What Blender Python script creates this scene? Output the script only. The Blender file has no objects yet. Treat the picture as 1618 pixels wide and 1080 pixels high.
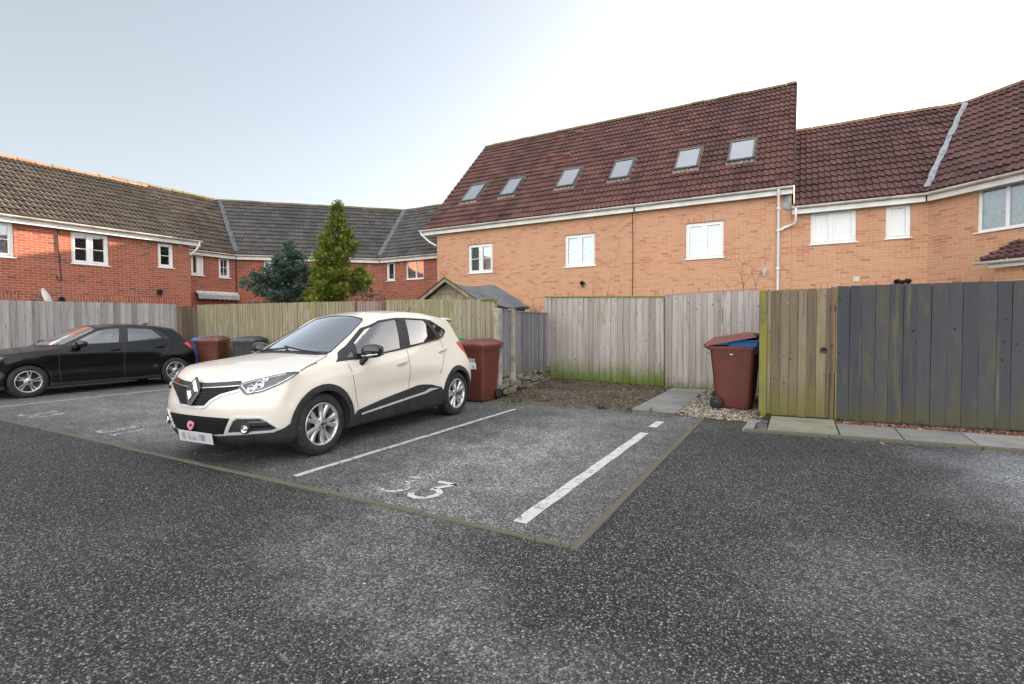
import bpy, bmesh, math, random
import numpy as np
from mathutils import Vector, Matrix, geometry
random.seed(7); RNG = np.random.default_rng(11)
SC = bpy.context.scene
COL = SC.collection
PI = math.pi
CAM_H = 1.35

# ------------------------------------------------------------------ object helpers
def link(o, parent=None):
    COL.objects.link(o)
    if parent is not None: o.parent = parent
    return o

def thing(name, label, cat, loc=(0, 0, 0), rotz=0.0, group=None):
    o = bpy.data.objects.new(name, None); o.empty_display_size = 0.2
    o.location = loc; o.rotation_euler = (0, 0, rotz)
    o['label'] = label; o['category'] = cat
    if group: o['group'] = group
    return link(o)

def tag(o, label, cat, group=None):
    o['label'] = label; o['category'] = cat
    if group: o['group'] = group
    return o

class MB:
    """collects geometry for one mesh object"""
    def __init__(s):
        s.v = []; s.f = []; s.uv = {}; s.rnd = []; s.sm = []
    def add(s, verts, faces, uv=None, rnd=0.0, smooth=False):
        b = len(s.v); s.v.extend([tuple(map(float, p)) for p in verts])
        for i, f in enumerate(faces):
            if uv is not None: s.uv[len(s.f)] = uv[i]
            s.f.append(tuple(b + k for k in f)); s.rnd.append(rnd if not hasattr(rnd, '__len__') else rnd[i]); s.sm.append(smooth)
        return s
    def box(s, lo, hi, rnd=0.0, M=None, taper=None):
        x0, y0, z0 = lo; x1, y1, z1 = hi
        P = [(x0, y0, z0), (x1, y0, z0), (x1, y1, z0), (x0, y1, z0), (x0, y0, z1), (x1, y0, z1), (x1, y1, z1), (x0, y1, z1)]
        if M is not None: P = [tuple(M @ Vector(p)) for p in P]
        return s.add(P, [(0, 3, 2, 1), (4, 5, 6, 7), (0, 1, 5, 4), (1, 2, 6, 5), (2, 3, 7, 6), (3, 0, 4, 7)], rnd=rnd)
    def quad(s, a, b, c, d, uv=None, rnd=0.0):
        return s.add([a, b, c, d], [(0, 1, 2, 3)], uv=[uv] if uv else None, rnd=rnd)
    def tube(s, path, r, n=8, caps=True, rnd=0.0, smooth=True):
        path = [Vector(p) for p in path]; rings = []
        rr = r if hasattr(r, '__len__') else [r] * len(path)
        prev = None
        for i, p in enumerate(path):
            if i == 0: t = path[1] - p
            elif i == len(path) - 1: t = p - path[-2]
            else: t = (path[i + 1] - p).normalized() + (p - path[i - 1]).normalized()
            t.normalize()
            if prev is None:
                u = t.orthogonal().normalized()
            else:
                u = prev - t * prev.dot(t); u.normalize()
            prev = u; w = t.cross(u)
            rings.append([p + (u * math.cos(2 * PI * k / n) + w * math.sin(2 * PI * k / n)) * rr[i] for k in range(n)])
        V = [q for ring in rings for q in ring]; F = []
        for i in range(len(path) - 1):
            for k in range(n):
                F.append((i * n + k, i * n + (k + 1) % n, (i + 1) * n + (k + 1) % n, (i + 1) * n + k))
        s.add(V, F, rnd=rnd, smooth=smooth)
        if caps:
            s.add(rings[0], [tuple(range(n))[::-1]], rnd=rnd); s.add(rings[-1], [tuple(range(n))], rnd=rnd)
        return s
    def lathe(s, prof, n=32, axis='x', c=(0, 0, 0), rnd=0.0, smooth=True, closed=False):
        """prof: (along axis, radius)"""
        V = []; F = []; m = len(prof)
        for k in range(n):
            a = 2 * PI * k / n; ca, sa = math.cos(a), math.sin(a)
            for (t, r) in prof:
                p = {'x': (t, r * ca, r * sa), 'y': (r * sa, t, r * ca), 'z': (r * ca, r * sa, t)}[axis]
                V.append((p[0] + c[0], p[1] + c[1], p[2] + c[2]))
        for k in range(n):
            k2 = (k + 1) % n
            for i in range(m - 1 if not closed else m):
                j = (i + 1) % m
                F.append((k * m + i, k2 * m + i, k2 * m + j, k * m + j))
        return s.add(V, F, rnd=rnd, smooth=smooth)
    def prism(s, poly, h0, h1, fn, rnd=0.0):
        """poly of 2-d points, fn(a,b,h)->3-d"""
        n = len(poly); V = [fn(a, b, h0) for a, b in poly] + [fn(a, b, h1) for a, b in poly]
        F = [tuple(range(n))[::-1], tuple(range(n, 2 * n))] + [(k, (k + 1) % n, n + (k + 1) % n, n + k) for k in range(n)]
        return s.add(V, F, rnd=rnd)
    def grid(s, P, nu, nv, rnd=0.0, smooth=True, wrap=False):
        F = []
        for j in range(nv - 1):
            for i in range(nu if wrap else nu - 1):
                i2 = (i + 1) % nu
                F.append((j * nu + i, j * nu + i2, (j + 1) * nu + i2, (j + 1) * nu + i))
        return s.add(P, F, rnd=rnd, smooth=smooth)
    def build(s, name, mat, parent=None, bevel=0.0, fixn=False, loc=None):
        me = bpy.data.meshes.new(name)
        me.from_pydata(s.v, [], s.f)
        if s.uv:
            L = me.uv_layers.new(name='UVMap')
            for i, uv in s.uv.items():
                p = me.polygons[i]
                for k, li in enumerate(p.loop_indices): L.data[li].uv = uv[k]
        a = me.attributes.new('rnd', 'FLOAT', 'FACE'); a.data.foreach_set('value', np.array(s.rnd, dtype=np.float32))
        me.polygons.foreach_set('use_smooth', np.array(s.sm, dtype=bool))
        if bevel or fixn:
            bm = bmesh.new(); bm.from_mesh(me)
            if fixn: bmesh.ops.recalc_face_normals(bm, faces=bm.faces)
            if bevel:
                bmesh.ops.remove_doubles(bm, verts=bm.verts, dist=1e-5)
                es = [e for e in bm.edges if len(e.link_faces) == 2 and e.calc_face_angle(0) > 0.6]
                bmesh.ops.bevel(bm, geom=es, offset=bevel, segments=2, affect='EDGES', profile=0.5, clamp_overlap=True)
            bm.to_mesh(me); bm.free()
        me.update()
        me.materials.append(mat)
        o = bpy.data.objects.new(name, me)
        if loc is not None: o.location = loc
        return link(o, parent)

def struct(o):
    o['kind'] = 'structure'; return o
def stuff(o):
    o['kind'] = 'stuff'; return o

# ------------------------------------------------------------------ material helpers
class NT:
    def __init__(s, name):
        s.m = bpy.data.materials.new(name); s.m.use_nodes = True
        s.t = s.m.node_tree; s.t.nodes.clear()
        s.out = s.t.nodes.new('ShaderNodeOutputMaterial')
    def n(s, typ, _in=None, **kw):
        nd = s.t.nodes.new('ShaderNode' + typ)
        for k, v in kw.items(): setattr(nd, k, v)
        for k, v in (_in or {}).items(): s.set(nd.inputs[k], v)
        return nd
    def set(s, sock, v):
        if isinstance(v, bpy.types.NodeSocket): s.t.links.new(v, sock)
        elif isinstance(v, bpy.types.Node): s.t.links.new(v.outputs[0], sock)
        elif hasattr(v, '__len__') and sock.type == 'RGBA' and len(v) == 3: sock.default_value = (*v, 1)
        else: sock.default_value = v
    def math(s, op, a, b=0.0, c=0.0, clamp=False):
        nd = s.n('Math', {0: a, 1: b, 2: c}, operation=op); nd.use_clamp = clamp; return nd.outputs[0]
    def vmath(s, op, a, b=(0, 0, 0)):
        return s.n('VectorMath', {0: a, 1: b}, operation=op).outputs[0]
    def mix(s, f, a, b, mode='MIX'):
        nd = s.n('Mix', data_type='RGBA', blend_type=mode)
        s.set(nd.inputs[0], f); s.set(nd.inputs[6], a); s.set(nd.inputs[7], b); return nd.outputs[2]
    def ramp(s, f, stops, interp='LINEAR'):
        nd = s.n('ValToRGB', {0: f}); cr = nd.color_ramp; cr.interpolation = interp
        while len(cr.elements) > 1: cr.elements.remove(cr.elements[-1])
        for i, (p, c) in enumerate(stops):
            e = cr.elements[0] if i == 0 else cr.elements.new(p)
            e.position = p; e.color = (*c, 1) if hasattr(c, '__len__') else (c, c, c, 1)
        return nd.outputs[0]
    def smooth(s, v, lo, hi):
        nd = s.n('MapRange', {0: v, 1: lo, 2: hi, 3: 0.0, 4: 1.0}, interpolation_type='SMOOTHSTEP'); return nd.outputs[0]
    def noise(s, vec, scale, detail=4, rough=0.55, dist=0.0):
        return s.n('TexNoise', {'Vector': vec, 'Scale': scale, 'Detail': detail, 'Roughness': rough, 'Distortion': dist}).outputs[0]
    def vor(s, vec, scale, feature='F1', rand=1.0):
        return s.n('TexVoronoi', {'Vector': vec, 'Scale': scale, 'Randomness': rand}, feature=feature)
    def obj(s): return s.n('TexCoord').outputs['Object']
    def uv(s): return s.n('TexCoord').outputs['UV']
    def rnd(s): return s.n('Attribute', attribute_name='rnd').outputs['Fac']
    def sep(s, v): return s.n('SeparateXYZ', {0: v}).outputs
    def scale(s, v, sc): return s.n('Mapping', {'Vector': v, 'Scale': sc}).outputs[0]
    def bump(s, h, dist, strength=1.0):
        return s.n('Bump', {'Height': h, 'Distance': dist, 'Strength': strength}).outputs[0]
    def bsdf(s, color, rough=0.6, metal=0.0, spec=0.5, normal=None, coat=0.0, coat_rough=0.03, **kw):
        nd = s.n('BsdfPrincipled', {'Base Color': color, 'Roughness': rough, 'Metallic': metal, 'Specular IOR Level': spec, 'Coat Weight': coat, 'Coat Roughness': coat_rough})
        if normal is not None: s.set(nd.inputs['Normal'], normal)
        for k, v in kw.items(): s.set(nd.inputs[k], v)
        s.t.links.new(nd.outputs[0], s.out.inputs[0]); return nd
    def surf(s, sh): s.t.links.new(sh if isinstance(sh, bpy.types.NodeSocket) else sh.outputs[0], s.out.inputs[0])

def plain(name, col, rough=0.5, metal=0.0, spec=0.5, coat=0.0, dirt=0.12, scale=6.0, bump=0.0):
    t = NT(name); P = t.obj(); nz = t.noise(P, scale, 5, 0.6)
    c = t.mix(t.smooth(nz, 0.35, 0.75), col, tuple(max(0, q * (1 - dirt * 2)) for q in col))
    rg = t.math('ADD', rough, t.math('MULTIPLY', t.math('SUBTRACT', nz, 0.5), 0.25 if rough > 0.15 else 0.05), clamp=True)
    t.bsdf(c, rg, metal, spec, coat=coat, normal=t.bump(t.noise(P, scale * 25, 3), bump) if bump else None)
    return t.m

def brick_mat(name, ramp, mortar, scale_bump=0.004, stain=0.25):
    t = NT(name); uv = t.uv()
    bt = t.n('TexBrick', {'Vector': uv, 'Color1': (0, 0, 0), 'Color2': (1, 1, 1), 'Mortar': (0.5, 0.5, 0.5), 'Scale': 1.0, 'Mortar Size': 0.0065, 'Mortar Smooth': 0.25,
                          'Bias': 0.0, 'Brick Width': 0.225, 'Row Height': 0.075}, offset=0.5, squash=1.0)
    r = t.n('SeparateColor', {0: bt.outputs[0]}).outputs[0]
    # second, larger-celled variation so that darker bricks gather in bands
    band = t.noise(t.scale(uv, (0.35, 2.2, 1)), 1.3, 3, 0.6)
    rr = t.math('ADD', r, t.math('MULTIPLY', t.math('SUBTRACT', band, 0.5), 0.22), clamp=True)
    c = t.ramp(rr, ramp)
    fine = t.noise(uv, 90, 4, 0.7); big = t.noise(t.scale(uv, (1.6, 0.45, 1)), 0.8, 6, 0.65)
    c = t.mix(t.math('MULTIPLY', fine, 0.35), c, tuple(0.45 * q for q in ramp[0][1]))
    c = t.mix(bt.outputs['Fac'], c, t.mix(t.noise(uv, 14, 3), mortar, tuple(0.6 * q for q in mortar)))
    c = t.mix(t.math('MULTIPLY', t.smooth(big, 0.45, 0.8), stain), c, tuple(0.35 * q for q in ramp[0][1]))
    h = t.math('ADD', t.math('SUBTRACT', 1.0, bt.outputs['Fac']), t.math('MULTIPLY', fine, 0.3))
    t.bsdf(c, 0.85, spec=0.25, normal=t.bump(h, scale_bump))
    return t.m

def tile_mat(name, cols, moss=(0.10, 0.10, 0.05), moss_amt=0.25, streak=0.5, speck=0.8):
    """cols: three tones; object coords of a roof part: x along the eave, y in plan depth, z up"""
    t = NT(name); P = t.obj(); r = t.rnd()
    c = t.ramp(r, [(0.0, cols[0]), (0.5, cols[1]), (1.0, cols[2])])
    st = t.noise(t.scale(P, (1.1, 0.10, 0.10)), 1.0, 5, 0.65)
    c = t.mix(t.math('MULTIPLY', t.smooth(st, 0.52, 0.74), streak), c, tuple(q * 0.28 for q in cols[0]))
    pt = t.noise(P, 0.9, 6, 0.65)
    c = t.mix(t.math('MULTIPLY', t.smooth(pt, 0.5, 0.75), moss_amt), c, moss)
    fn = t.noise(P, 35, 5, 0.7)
    c = t.mix(t.math('MULTIPLY', fn, 0.3), c, tuple(q * 0.4 for q in cols[1]))
    v = t.vor(P, 3.4); sp = t.math('LESS_THAN', v.outputs['Distance'], t.math('MULTIPLY', t.n('SeparateColor', {0: v.outputs['Color']}).outputs[0], 0.075))
    c = t.mix(t.math('MULTIPLY', sp, speck), c, (0.42, 0.42, 0.38))
    t.bsdf(c, 0.72, spec=0.3, normal=t.bump(fn, 0.004))
    return t.m

def wood_mat(name, cols, moss, moss_amt=0.3, moss_h=0.5, foot=0.8, paint=None, paint_amt=0.0, knots=0.8):
    """fence boards: z up, boards carry 'rnd'"""
    t = NT(name); P = t.obj(); r = t.rnd(); z = t.sep(P)[2]
    off = t.n('CombineXYZ', {0: t.math('MULTIPLY', r, 17.0), 1: t.math('MULTIPLY', r, 31.0), 2: t.math('MULTIPLY', r, 23.0)}).outputs[0]
    Q = t.vmath('ADD', P, off)
    g = t.noise(t.scale(Q, (30, 30, 1.3)), 1.0, 6, 0.7, 0.5)
    c = t.ramp(t.math('ADD', t.math('MULTIPLY', r, 0.72), t.math('MULTIPLY', g, 0.55), clamp=True), [(0.15, cols[0]), (0.5, cols[1]), (0.9, cols[2])])
    gr = t.smooth(t.noise(t.scale(Q, (38, 38, 0.9)), 1.0, 5, 0.75), 0.48, 0.72)
    c = t.mix(t.math('MULTIPLY', gr, 0.7), c, tuple(q * 0.32 for q in cols[0]))
    kv = t.vor(t.scale(Q, (8.5, 8.5, 7.0)), 1.0); kr = t.n('SeparateColor', {0: kv.outputs['Color']}).outputs
    kn = t.math('MULTIPLY', t.math('SUBTRACT', 1.0, t.smooth(kv.outputs['Distance'], 0.05, 0.17)), t.math('GREATER_THAN', kr[0], 0.55))
    if paint is not None:
        pm = t.smooth(t.math('ADD', t.noise(t.scale(Q, (9, 9, 0.8)), 1.0, 5, 0.6), t.math('MULTIPLY', t.math('SUBTRACT', r, 0.5), 0.35)), 1.0 - paint_amt - 0.16, 1.0 - paint_amt + 0.06)
        pc = t.mix(t.math('MULTIPLY', r, 0.9), paint, (paint[0] * 1.5, paint[1] * 1.35, paint[2] * 1.3))
        pc = t.mix(t.math('MULTIPLY', g, 0.55), pc, tuple(q * 0.45 for q in paint))
        c = t.mix(pm, c, pc)
    c = t.mix(t.math('MULTIPLY', kn, knots), c, tuple(q * 0.16 for q in cols[0]))
    mn = t.noise(t.scale(Q, (7, 7, 2.0)), 1.0, 7, 0.75)
    mm = t.math('MULTIPLY', t.smooth(t.math('ADD', mn, t.math('MULTIPLY', t.math('SUBTRACT', r, 0.5), 0.3)), 0.62 - moss_amt * 0.5, 0.80 - moss_amt * 0.4), min(1.0, 0.45 + moss_amt * 0.5))
    c = t.mix(mm, c, moss)
    ft = t.math('MULTIPLY', t.smooth(t.math('ADD', z, t.math('MULTIPLY', t.math('SUBTRACT', mn, 0.5), 0.9)), moss_h, 0.0), foot)
    c = t.mix(ft, c, t.mix(g, moss, tuple(q * 0.55 for q in moss)))
    t.bsdf(c, 0.85, spec=0.2, normal=t.bump(t.math('ADD', g, t.math('MULTIPLY', kn, 0.4)), 0.004))
    return t.m

def glass_mat(name, tint=(0.75, 0.8, 0.8), base=0.06, rough=0.0, gain=1.6):
    t = NT(name)
    fr = t.n('Fresnel', {'IOR': 1.5}).outputs[0]
    wob = t.bump(t.noise(t.obj(), 0.9, 1), 0.0012)
    fac = t.math('ADD', base, t.math('MULTIPLY', fr, gain), clamp=True)
    tr = t.n('BsdfTransparent', {0: tint}); gl = t.n('BsdfGlossy', {0: (0.95, 0.97, 1.0), 'Roughness': rough, 'Normal': wob})
    t.surf(t.n('MixShader', {0: fac, 1: tr.outputs[0], 2: gl.outputs[0]})); return t.m

def frosted_mat(name, col=(0.72, 0.74, 0.72)):
    t = NT(name); P = t.obj(); nz = t.noise(P, 38, 3, 0.6)
    c = t.mix(t.smooth(nz, 0.35, 0.7), col, tuple(0.8 * q for q in col))
    t.bsdf(c, 0.14, spec=0.7, normal=t.bump(nz, 0.0015)); return t.m
# ------------------------------------------------------------------ materials
M = {}
M['upvc'] = plain('white_upvc', (0.80, 0.80, 0.79), 0.3, dirt=0.05, scale=3)
M['fascia'] = plain('white_fascia', (0.76, 0.75, 0.72), 0.35, dirt=0.10, scale=2.5)
M['gutter'] = plain('gutter_plastic', (0.72, 0.69, 0.63), 0.35, dirt=0.22, scale=2.0)
M['brick_buff'] = brick_mat('buff_orange_brick', [(0.0, (0.62, 0.332, 0.195)), (0.55, (0.595, 0.305, 0.172)), (0.80, (0.565, 0.265, 0.145)), (0.92, (0.52, 0.225, 0.13)), (1.0, (0.46, 0.175, 0.10))], (0.72, 0.52, 0.40), stain=0.16)
M['brick_red'] = brick_mat('red_brick', [(0.0, (0.41, 0.125, 0.078)), (0.45, (0.365, 0.102, 0.062)), (0.80, (0.31, 0.088, 0.055)), (0.92, (0.22, 0.085, 0.06)), (1.0, (0.14, 0.08, 0.058))], (0.55, 0.37, 0.29), stain=0.2)
M['tile_red'] = tile_mat('maroon_roof_tiles', [(0.070, 0.031, 0.028), (0.10, 0.043, 0.038), (0.135, 0.059, 0.050)], moss=(0.065, 0.055, 0.035), moss_amt=0.3, streak=0.55)
M['tile_plum'] = tile_mat('plum_roof_tiles', [(0.066, 0.032, 0.031), (0.09, 0.043, 0.041), (0.12, 0.057, 0.053)], moss=(0.13, 0.06, 0.045), moss_amt=0.25, streak=0.3)
M['tile_brown'] = tile_mat('brown_roof_tiles', [(0.062, 0.050, 0.040), (0.088, 0.071, 0.056), (0.115, 0.094, 0.075)], moss=(0.10, 0.09, 0.05), moss_amt=0.3, streak=0.3)
M['tile_grey'] = tile_mat('grey_roof_tiles', [(0.058, 0.056, 0.056), (0.078, 0.074, 0.072), (0.10, 0.094, 0.09)], moss=(0.065, 0.062, 0.045), moss_amt=0.3, streak=0.35)
M['ridge_moss'] = tile_mat('mossy_ridge_tiles', [(0.12, 0.10, 0.05), (0.15, 0.12, 0.06), (0.17, 0.12, 0.07)], moss=(0.16, 0.14, 0.05), moss_amt=0.8, streak=0.2)
M['ridge_terra'] = tile_mat('terracotta_ridge_tiles', [(0.21, 0.125, 0.08), (0.25, 0.15, 0.095), (0.28, 0.17, 0.11)], moss_amt=0.2, streak=0.2)
M['lead_dark'] = plain('dark_valley_lead', (0.12, 0.135, 0.155), 0.5, metal=0.2, dirt=0.3, scale=5)
M['lead'] = plain('lead_flashing', (0.27, 0.29, 0.31), 0.5, metal=0.25, dirt=0.25, scale=5)
M['glass_house'] = glass_mat('window_glass', tint=(0.88, 0.91, 0.91), base=0.12, gain=1.8)
M['glass_sky'] = glass_mat('rooflight_glass', tint=(0.97, 0.98, 0.98), base=0.42, gain=2.0)
M['frosted'] = frosted_mat('frosted_glass')
M['sky_blind'] = plain('white_rooflight_blind', (0.88, 0.90, 0.89), 0.8, dirt=0.04)  # white sheet under rooflight glass, painted stand-in for the reflected sky
M['blind'] = plain('white_blind', (0.44, 0.465, 0.455), 0.8, dirt=0.05)
M['curtain'] = plain('pale_curtain', (0.76, 0.76, 0.74), 0.9, dirt=0.15, scale=12)
M['curtain_warm'] = plain('warm_curtain', (0.78, 0.66, 0.48), 0.9, dirt=0.15, scale=8)
M['room'] = plain('dark_room', (0.05, 0.05, 0.05), 0.9)
M['skyframe'] = plain('grey_rooflight_frame', (0.12, 0.12, 0.125), 0.4, metal=0.3, dirt=0.2)
M['apron'] = plain('weathered_apron', (0.22, 0.185, 0.145), 0.8, dirt=0.35, scale=9)
M['black_plastic'] = plain('black_plastic', (0.018, 0.018, 0.019), 0.4)
M['black_metal'] = plain('black_metal', (0.02, 0.02, 0.02), 0.35, metal=0.4)
M['white_metal'] = plain('white_metal', (0.72, 0.72, 0.71), 0.35, dirt=0.12)
M['cream_vent'] = plain('cream_vent', (0.66, 0.60, 0.45), 0.5, dirt=0.2, scale=20)
M['buff_vent'] = plain('buff_vent', (0.52, 0.33, 0.20), 0.7, dirt=0.2, scale=20)
M['cable'] = plain('black_cable', (0.02, 0.02, 0.02), 0.5)
M['awning'] = plain('grey_awning_cloth', (0.42, 0.43, 0.44), 0.85, dirt=0.15)
M['concrete'] = plain('concrete', (0.36, 0.34, 0.30), 0.9, dirt=0.28, scale=5, bump=0.002)

def asphalt():
    t = NT('asphalt'); P = t.obj(); X, Y, Z = t.sep(P)
    warp = t.vmath('MULTIPLY', t.vmath('SUBTRACT', t.n('TexNoise', {'Vector': P, 'Scale': 1.1, 'Detail': 5.0, 'Roughness': 0.62}).outputs[1], (0.5, 0.5, 0.5)), (1.3, 1.3, 0))
    W = t.vmath('ADD', P, warp)
    v = t.vor(P, 84.0); cr = t.n('SeparateColor', {0: v.outputs['Color']}).outputs
    chip = t.ramp(cr[0], [(0.0, 0.012), (0.40, 0.024), (0.62, 0.045), (0.74, 0.075), (0.83, 0.13), (0.93, 0.22), (1.0, 0.33)])
    warmth = t.mix(cr[1], (0.90, 0.97, 1.10), (1.18, 1.0, 0.88))
    chip = t.mix(1.0, chip, warmth, 'MULTIPLY')
    edge = t.smooth(v.outputs['Distance'], 0.62, 0.30)
    c = t.mix(edge, (0.0085, 0.009, 0.0105), chip)
    v2 = t.vor(P, 170.0); c2 = t.n('SeparateColor', {0: v2.outputs['Color']}).outputs[0]
    c = t.mix(t.math('MULTIPLY', t.math('GREATER_THAN', c2, 0.86), 0.55), c, (0.20, 0.20, 0.195))
    # dusty, worn patches
    def blob(cx, cy, rx, ry, rot, soft=0.5):
        q = t.n('Mapping', {'Vector': W, 'Location': (-cx, -cy, 0)}).outputs[0]
        q = t.n('Mapping', {'Vector': q, 'Rotation': (0, 0, -rot)}).outputs[0]
        q = t.vmath('MULTIPLY', q, (1 / rx, 1 / ry, 0))
        l = t.n('VectorMath', {0: q}, operation='LENGTH').outputs['Value']
        return t.smooth(l, 1.0 + soft * 0.5, 1.0 - soft)
    n1 = t.noise(P, 0.42, 7, 0.62); n2 = t.noise(P, 2.2, 7, 0.72); n3 = t.noise(P, 9.0, 6, 0.75)
    dust = t.math('MULTIPLY', t.smooth(n1, 0.46, 0.72), 0.20)
    # the bays are an older, greyer surface than the driveway in front of them
    bay = t.math('MULTIPLY', t.math('GREATER_THAN', Y, 2.83), t.math('LESS_THAN', X, -1.18))
    dust = t.math('ADD', dust, t.math('MULTIPLY', bay, 0.55))
    for cx, cy, rx, ry, rot, a in ((-2.6, 4.6, 1.0, 2.3, 0.1, 0.75), (-2.4, 7.2, 1.6, 0.55, 0.0, 0.25), (-1.9, 2.1, 1.5, 0.5, -0.45, 0.45), (-1.0, 1.75, 1.0, 0.4, -0.2, 0.2), (2.5, 5.3, 1.4, 0.95, 0.4, 1.3), (3.4, 3.6, 1.5, 0.9, 0.3, 0.5),
                               (-8.6, 4.3, 2.6, 0.8, 0.1, 0.35), (0.4, 3.1, 0.9, 0.5, 0.6, 0.3), (-10.5, 4.8, 2.2, 1.2, 0, 0.3), (-7.2, 3.6, 1.4, .5, 0, .3)):
        dust = t.math('ADD', dust, t.math('MULTIPLY', blob(cx, cy, rx, ry, rot, 0.75), a))
    dust = t.math('MULTIPLY', dust, t.math('ADD', 0.45, t.math('MULTIPLY', t.smooth(n2, 0.30, 0.70), 0.75)))
    dust = t.math('MULTIPLY', dust, t.math('ADD', 0.55, t.math('MULTIPLY', t.smooth(n3, 0.30, 0.70), 0.65)))
    dk = 0.0
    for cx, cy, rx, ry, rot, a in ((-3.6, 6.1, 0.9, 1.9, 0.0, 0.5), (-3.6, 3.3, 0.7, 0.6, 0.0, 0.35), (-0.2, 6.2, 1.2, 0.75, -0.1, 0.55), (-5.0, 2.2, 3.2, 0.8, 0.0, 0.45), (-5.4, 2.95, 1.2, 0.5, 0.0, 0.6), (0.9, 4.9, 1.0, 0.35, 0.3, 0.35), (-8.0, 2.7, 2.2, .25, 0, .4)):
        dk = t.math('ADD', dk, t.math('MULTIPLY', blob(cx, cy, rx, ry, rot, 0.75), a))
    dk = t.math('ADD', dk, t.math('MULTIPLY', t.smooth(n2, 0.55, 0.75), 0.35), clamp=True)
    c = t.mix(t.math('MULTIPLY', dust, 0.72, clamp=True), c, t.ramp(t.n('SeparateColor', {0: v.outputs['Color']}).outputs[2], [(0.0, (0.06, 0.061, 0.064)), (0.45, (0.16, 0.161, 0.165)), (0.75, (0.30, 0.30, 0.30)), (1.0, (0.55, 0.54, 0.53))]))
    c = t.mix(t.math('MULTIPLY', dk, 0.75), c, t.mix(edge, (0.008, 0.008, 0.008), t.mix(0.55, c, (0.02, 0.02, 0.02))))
    pale = t.math('MULTIPLY', blob(2.05, 5.9, 0.95, 1.45, 0.25, 0.7), t.math('ADD', 0.45, t.math('MULTIPLY', n3, 0.8)))
    c = t.mix(t.math('MULTIPLY', pale, 0.62, clamp=True), c, t.ramp(cr[2], [(0.0, (0.08, 0.085, 0.095)), (0.5, (0.22, 0.23, 0.25)), (1.0, (0.55, 0.57, 0.60))]))
    # moss near the dark corner by the pebbles and beside the car
    ms = t.math('ADD', blob(-0.78, 7.35, 0.36, 0.32, 0.0, 0.6), t.math('MULTIPLY', blob(-4.6, 7.5, 0.9, 0.35, 0.0, 0.8), 0.7))
    c = t.mix(t.math('MULTIPLY', t.math('MULTIPLY', ms, t.smooth(n3, 0.35, 0.6)), 0.7, clamp=True), c, (0.055, 0.06, 0.018))
    h = t.math('SUBTRACT', t.math('MULTIPLY', cr[2], 0.35), v.outputs['Distance'])
    t.bsdf(c, t.math('SUBTRACT', 0.72, t.math('MULTIPLY', dk, 0.15)), spec=0.35, normal=t.bump(h, 0.006, 0.8))
    return t.m
M['asphalt'] = asphalt()

def paint_mat(name, wear, col=(0.66, 0.66, 0.64)):
    t = NT(name); P = t.obj()
    n = t.noise(P, 10, 6, 0.72); v = t.vor(P, 130.0); cr = t.n('SeparateColor', {0: v.outputs['Color']}).outputs[0]
    m = t.smooth(t.math('ADD', t.math('MULTIPLY', n, 0.75), t.math('MULTIPLY', cr, 0.16)), wear - 0.07, wear + 0.05)
    d = t.n('BsdfPrincipled', {'Base Color': t.mix(t.noise(P, 30, 4), col, tuple(q * 0.72 for q in col)), 'Roughness': 0.7})
    t.surf(t.n('MixShader', {0: m, 1: t.n('BsdfTransparent').outputs[0], 2: d.outputs[0]})); return t.m
M['paint'] = paint_mat('white_line_paint', 0.36, (0.56, 0.56, 0.545))
M['paint_thin'] = paint_mat('thin_line_paint', 0.38, (0.5, 0.5, 0.485))
M['paint_old'] = paint_mat('worn_number_paint', 0.455, (0.55, 0.55, 0.53))
M['paint_faint'] = paint_mat('faint_number_paint', 0.52, (0.40, 0.39, 0.37))

def kerb_mat(name, col, moss_amt):
    t = NT(name); P = t.obj(); n = t.noise(P, 5, 6, 0.7); f = t.noise(P, 60, 4, 0.7)
    c = t.mix(f, col, tuple(q * 0.5 for q in col)); c = t.mix(t.math('MULTIPLY', t.smooth(n, 0.4, 0.62), moss_amt), c, (0.115, 0.108, 0.05))
    t.bsdf(c, 0.9, spec=0.2, normal=t.bump(f, 0.004)); return t.m
M['kerb'] = kerb_mat('mossy_concrete_edging', (0.155, 0.138, 0.112), 0.3)

def slab_mat():
    t = NT('paving_slabs'); P = t.obj(); r = t.rnd(); n = t.noise(P, 2.2, 6, 0.65); f = t.noise(P, 70, 4, 0.7)
    c = t.ramp(r, [(0.0, (0.24, 0.235, 0.165)), (0.5, (0.20, 0.20, 0.185)), (1.0, (0.28, 0.275, 0.26))])
    c = t.mix(t.math('MULTIPLY', t.smooth(n, 0.45, 0.7), 0.6), c, (0.10, 0.11, 0.10)); c = t.mix(t.math('MULTIPLY', f, 0.4), c, (0.16, 0.16, 0.15))
    t.bsdf(c, 0.7, spec=0.35, normal=t.bump(f, 0.002)); return t.m
M['slab'] = slab_mat()

def dirt_mat():
    t = NT('leafy_dirt'); P = t.obj(); n = t.noise(P, 1.6, 7, 0.68); f = t.noise(P, 26, 6, 0.75); v = t.vor(P, 30); cr = t.n('SeparateColor', {0: v.outputs['Color']}).outputs[0]
    c = t.ramp(n, [(0.32, (0.026, 0.021, 0.018)), (0.5, (0.08, 0.064, 0.052)), (0.7, (0.165, 0.138, 0.118))])
    c = t.mix(t.math('MULTIPLY', t.math('GREATER_THAN', cr, 0.8), 0.6), c, (0.34, 0.28, 0.20)); c = t.mix(t.math('MULTIPLY', f, 0.6), c, (0.03, 0.025, 0.02))
    c = t.mix(t.math('MULTIPLY', t.smooth(t.noise(t.vmath('ADD', P, (5, 3, 0)), 2.4, 5), 0.52, 0.68), 0.55), c, (0.07, 0.075, 0.025))
    t.bsdf(c, 0.95, spec=0.15, normal=t.bump(t.math('ADD', f, t.math('MULTIPLY', v.outputs['Distance'], 0.8)), 0.02)); return t.m
M['dirt'] = dirt_mat()

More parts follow.
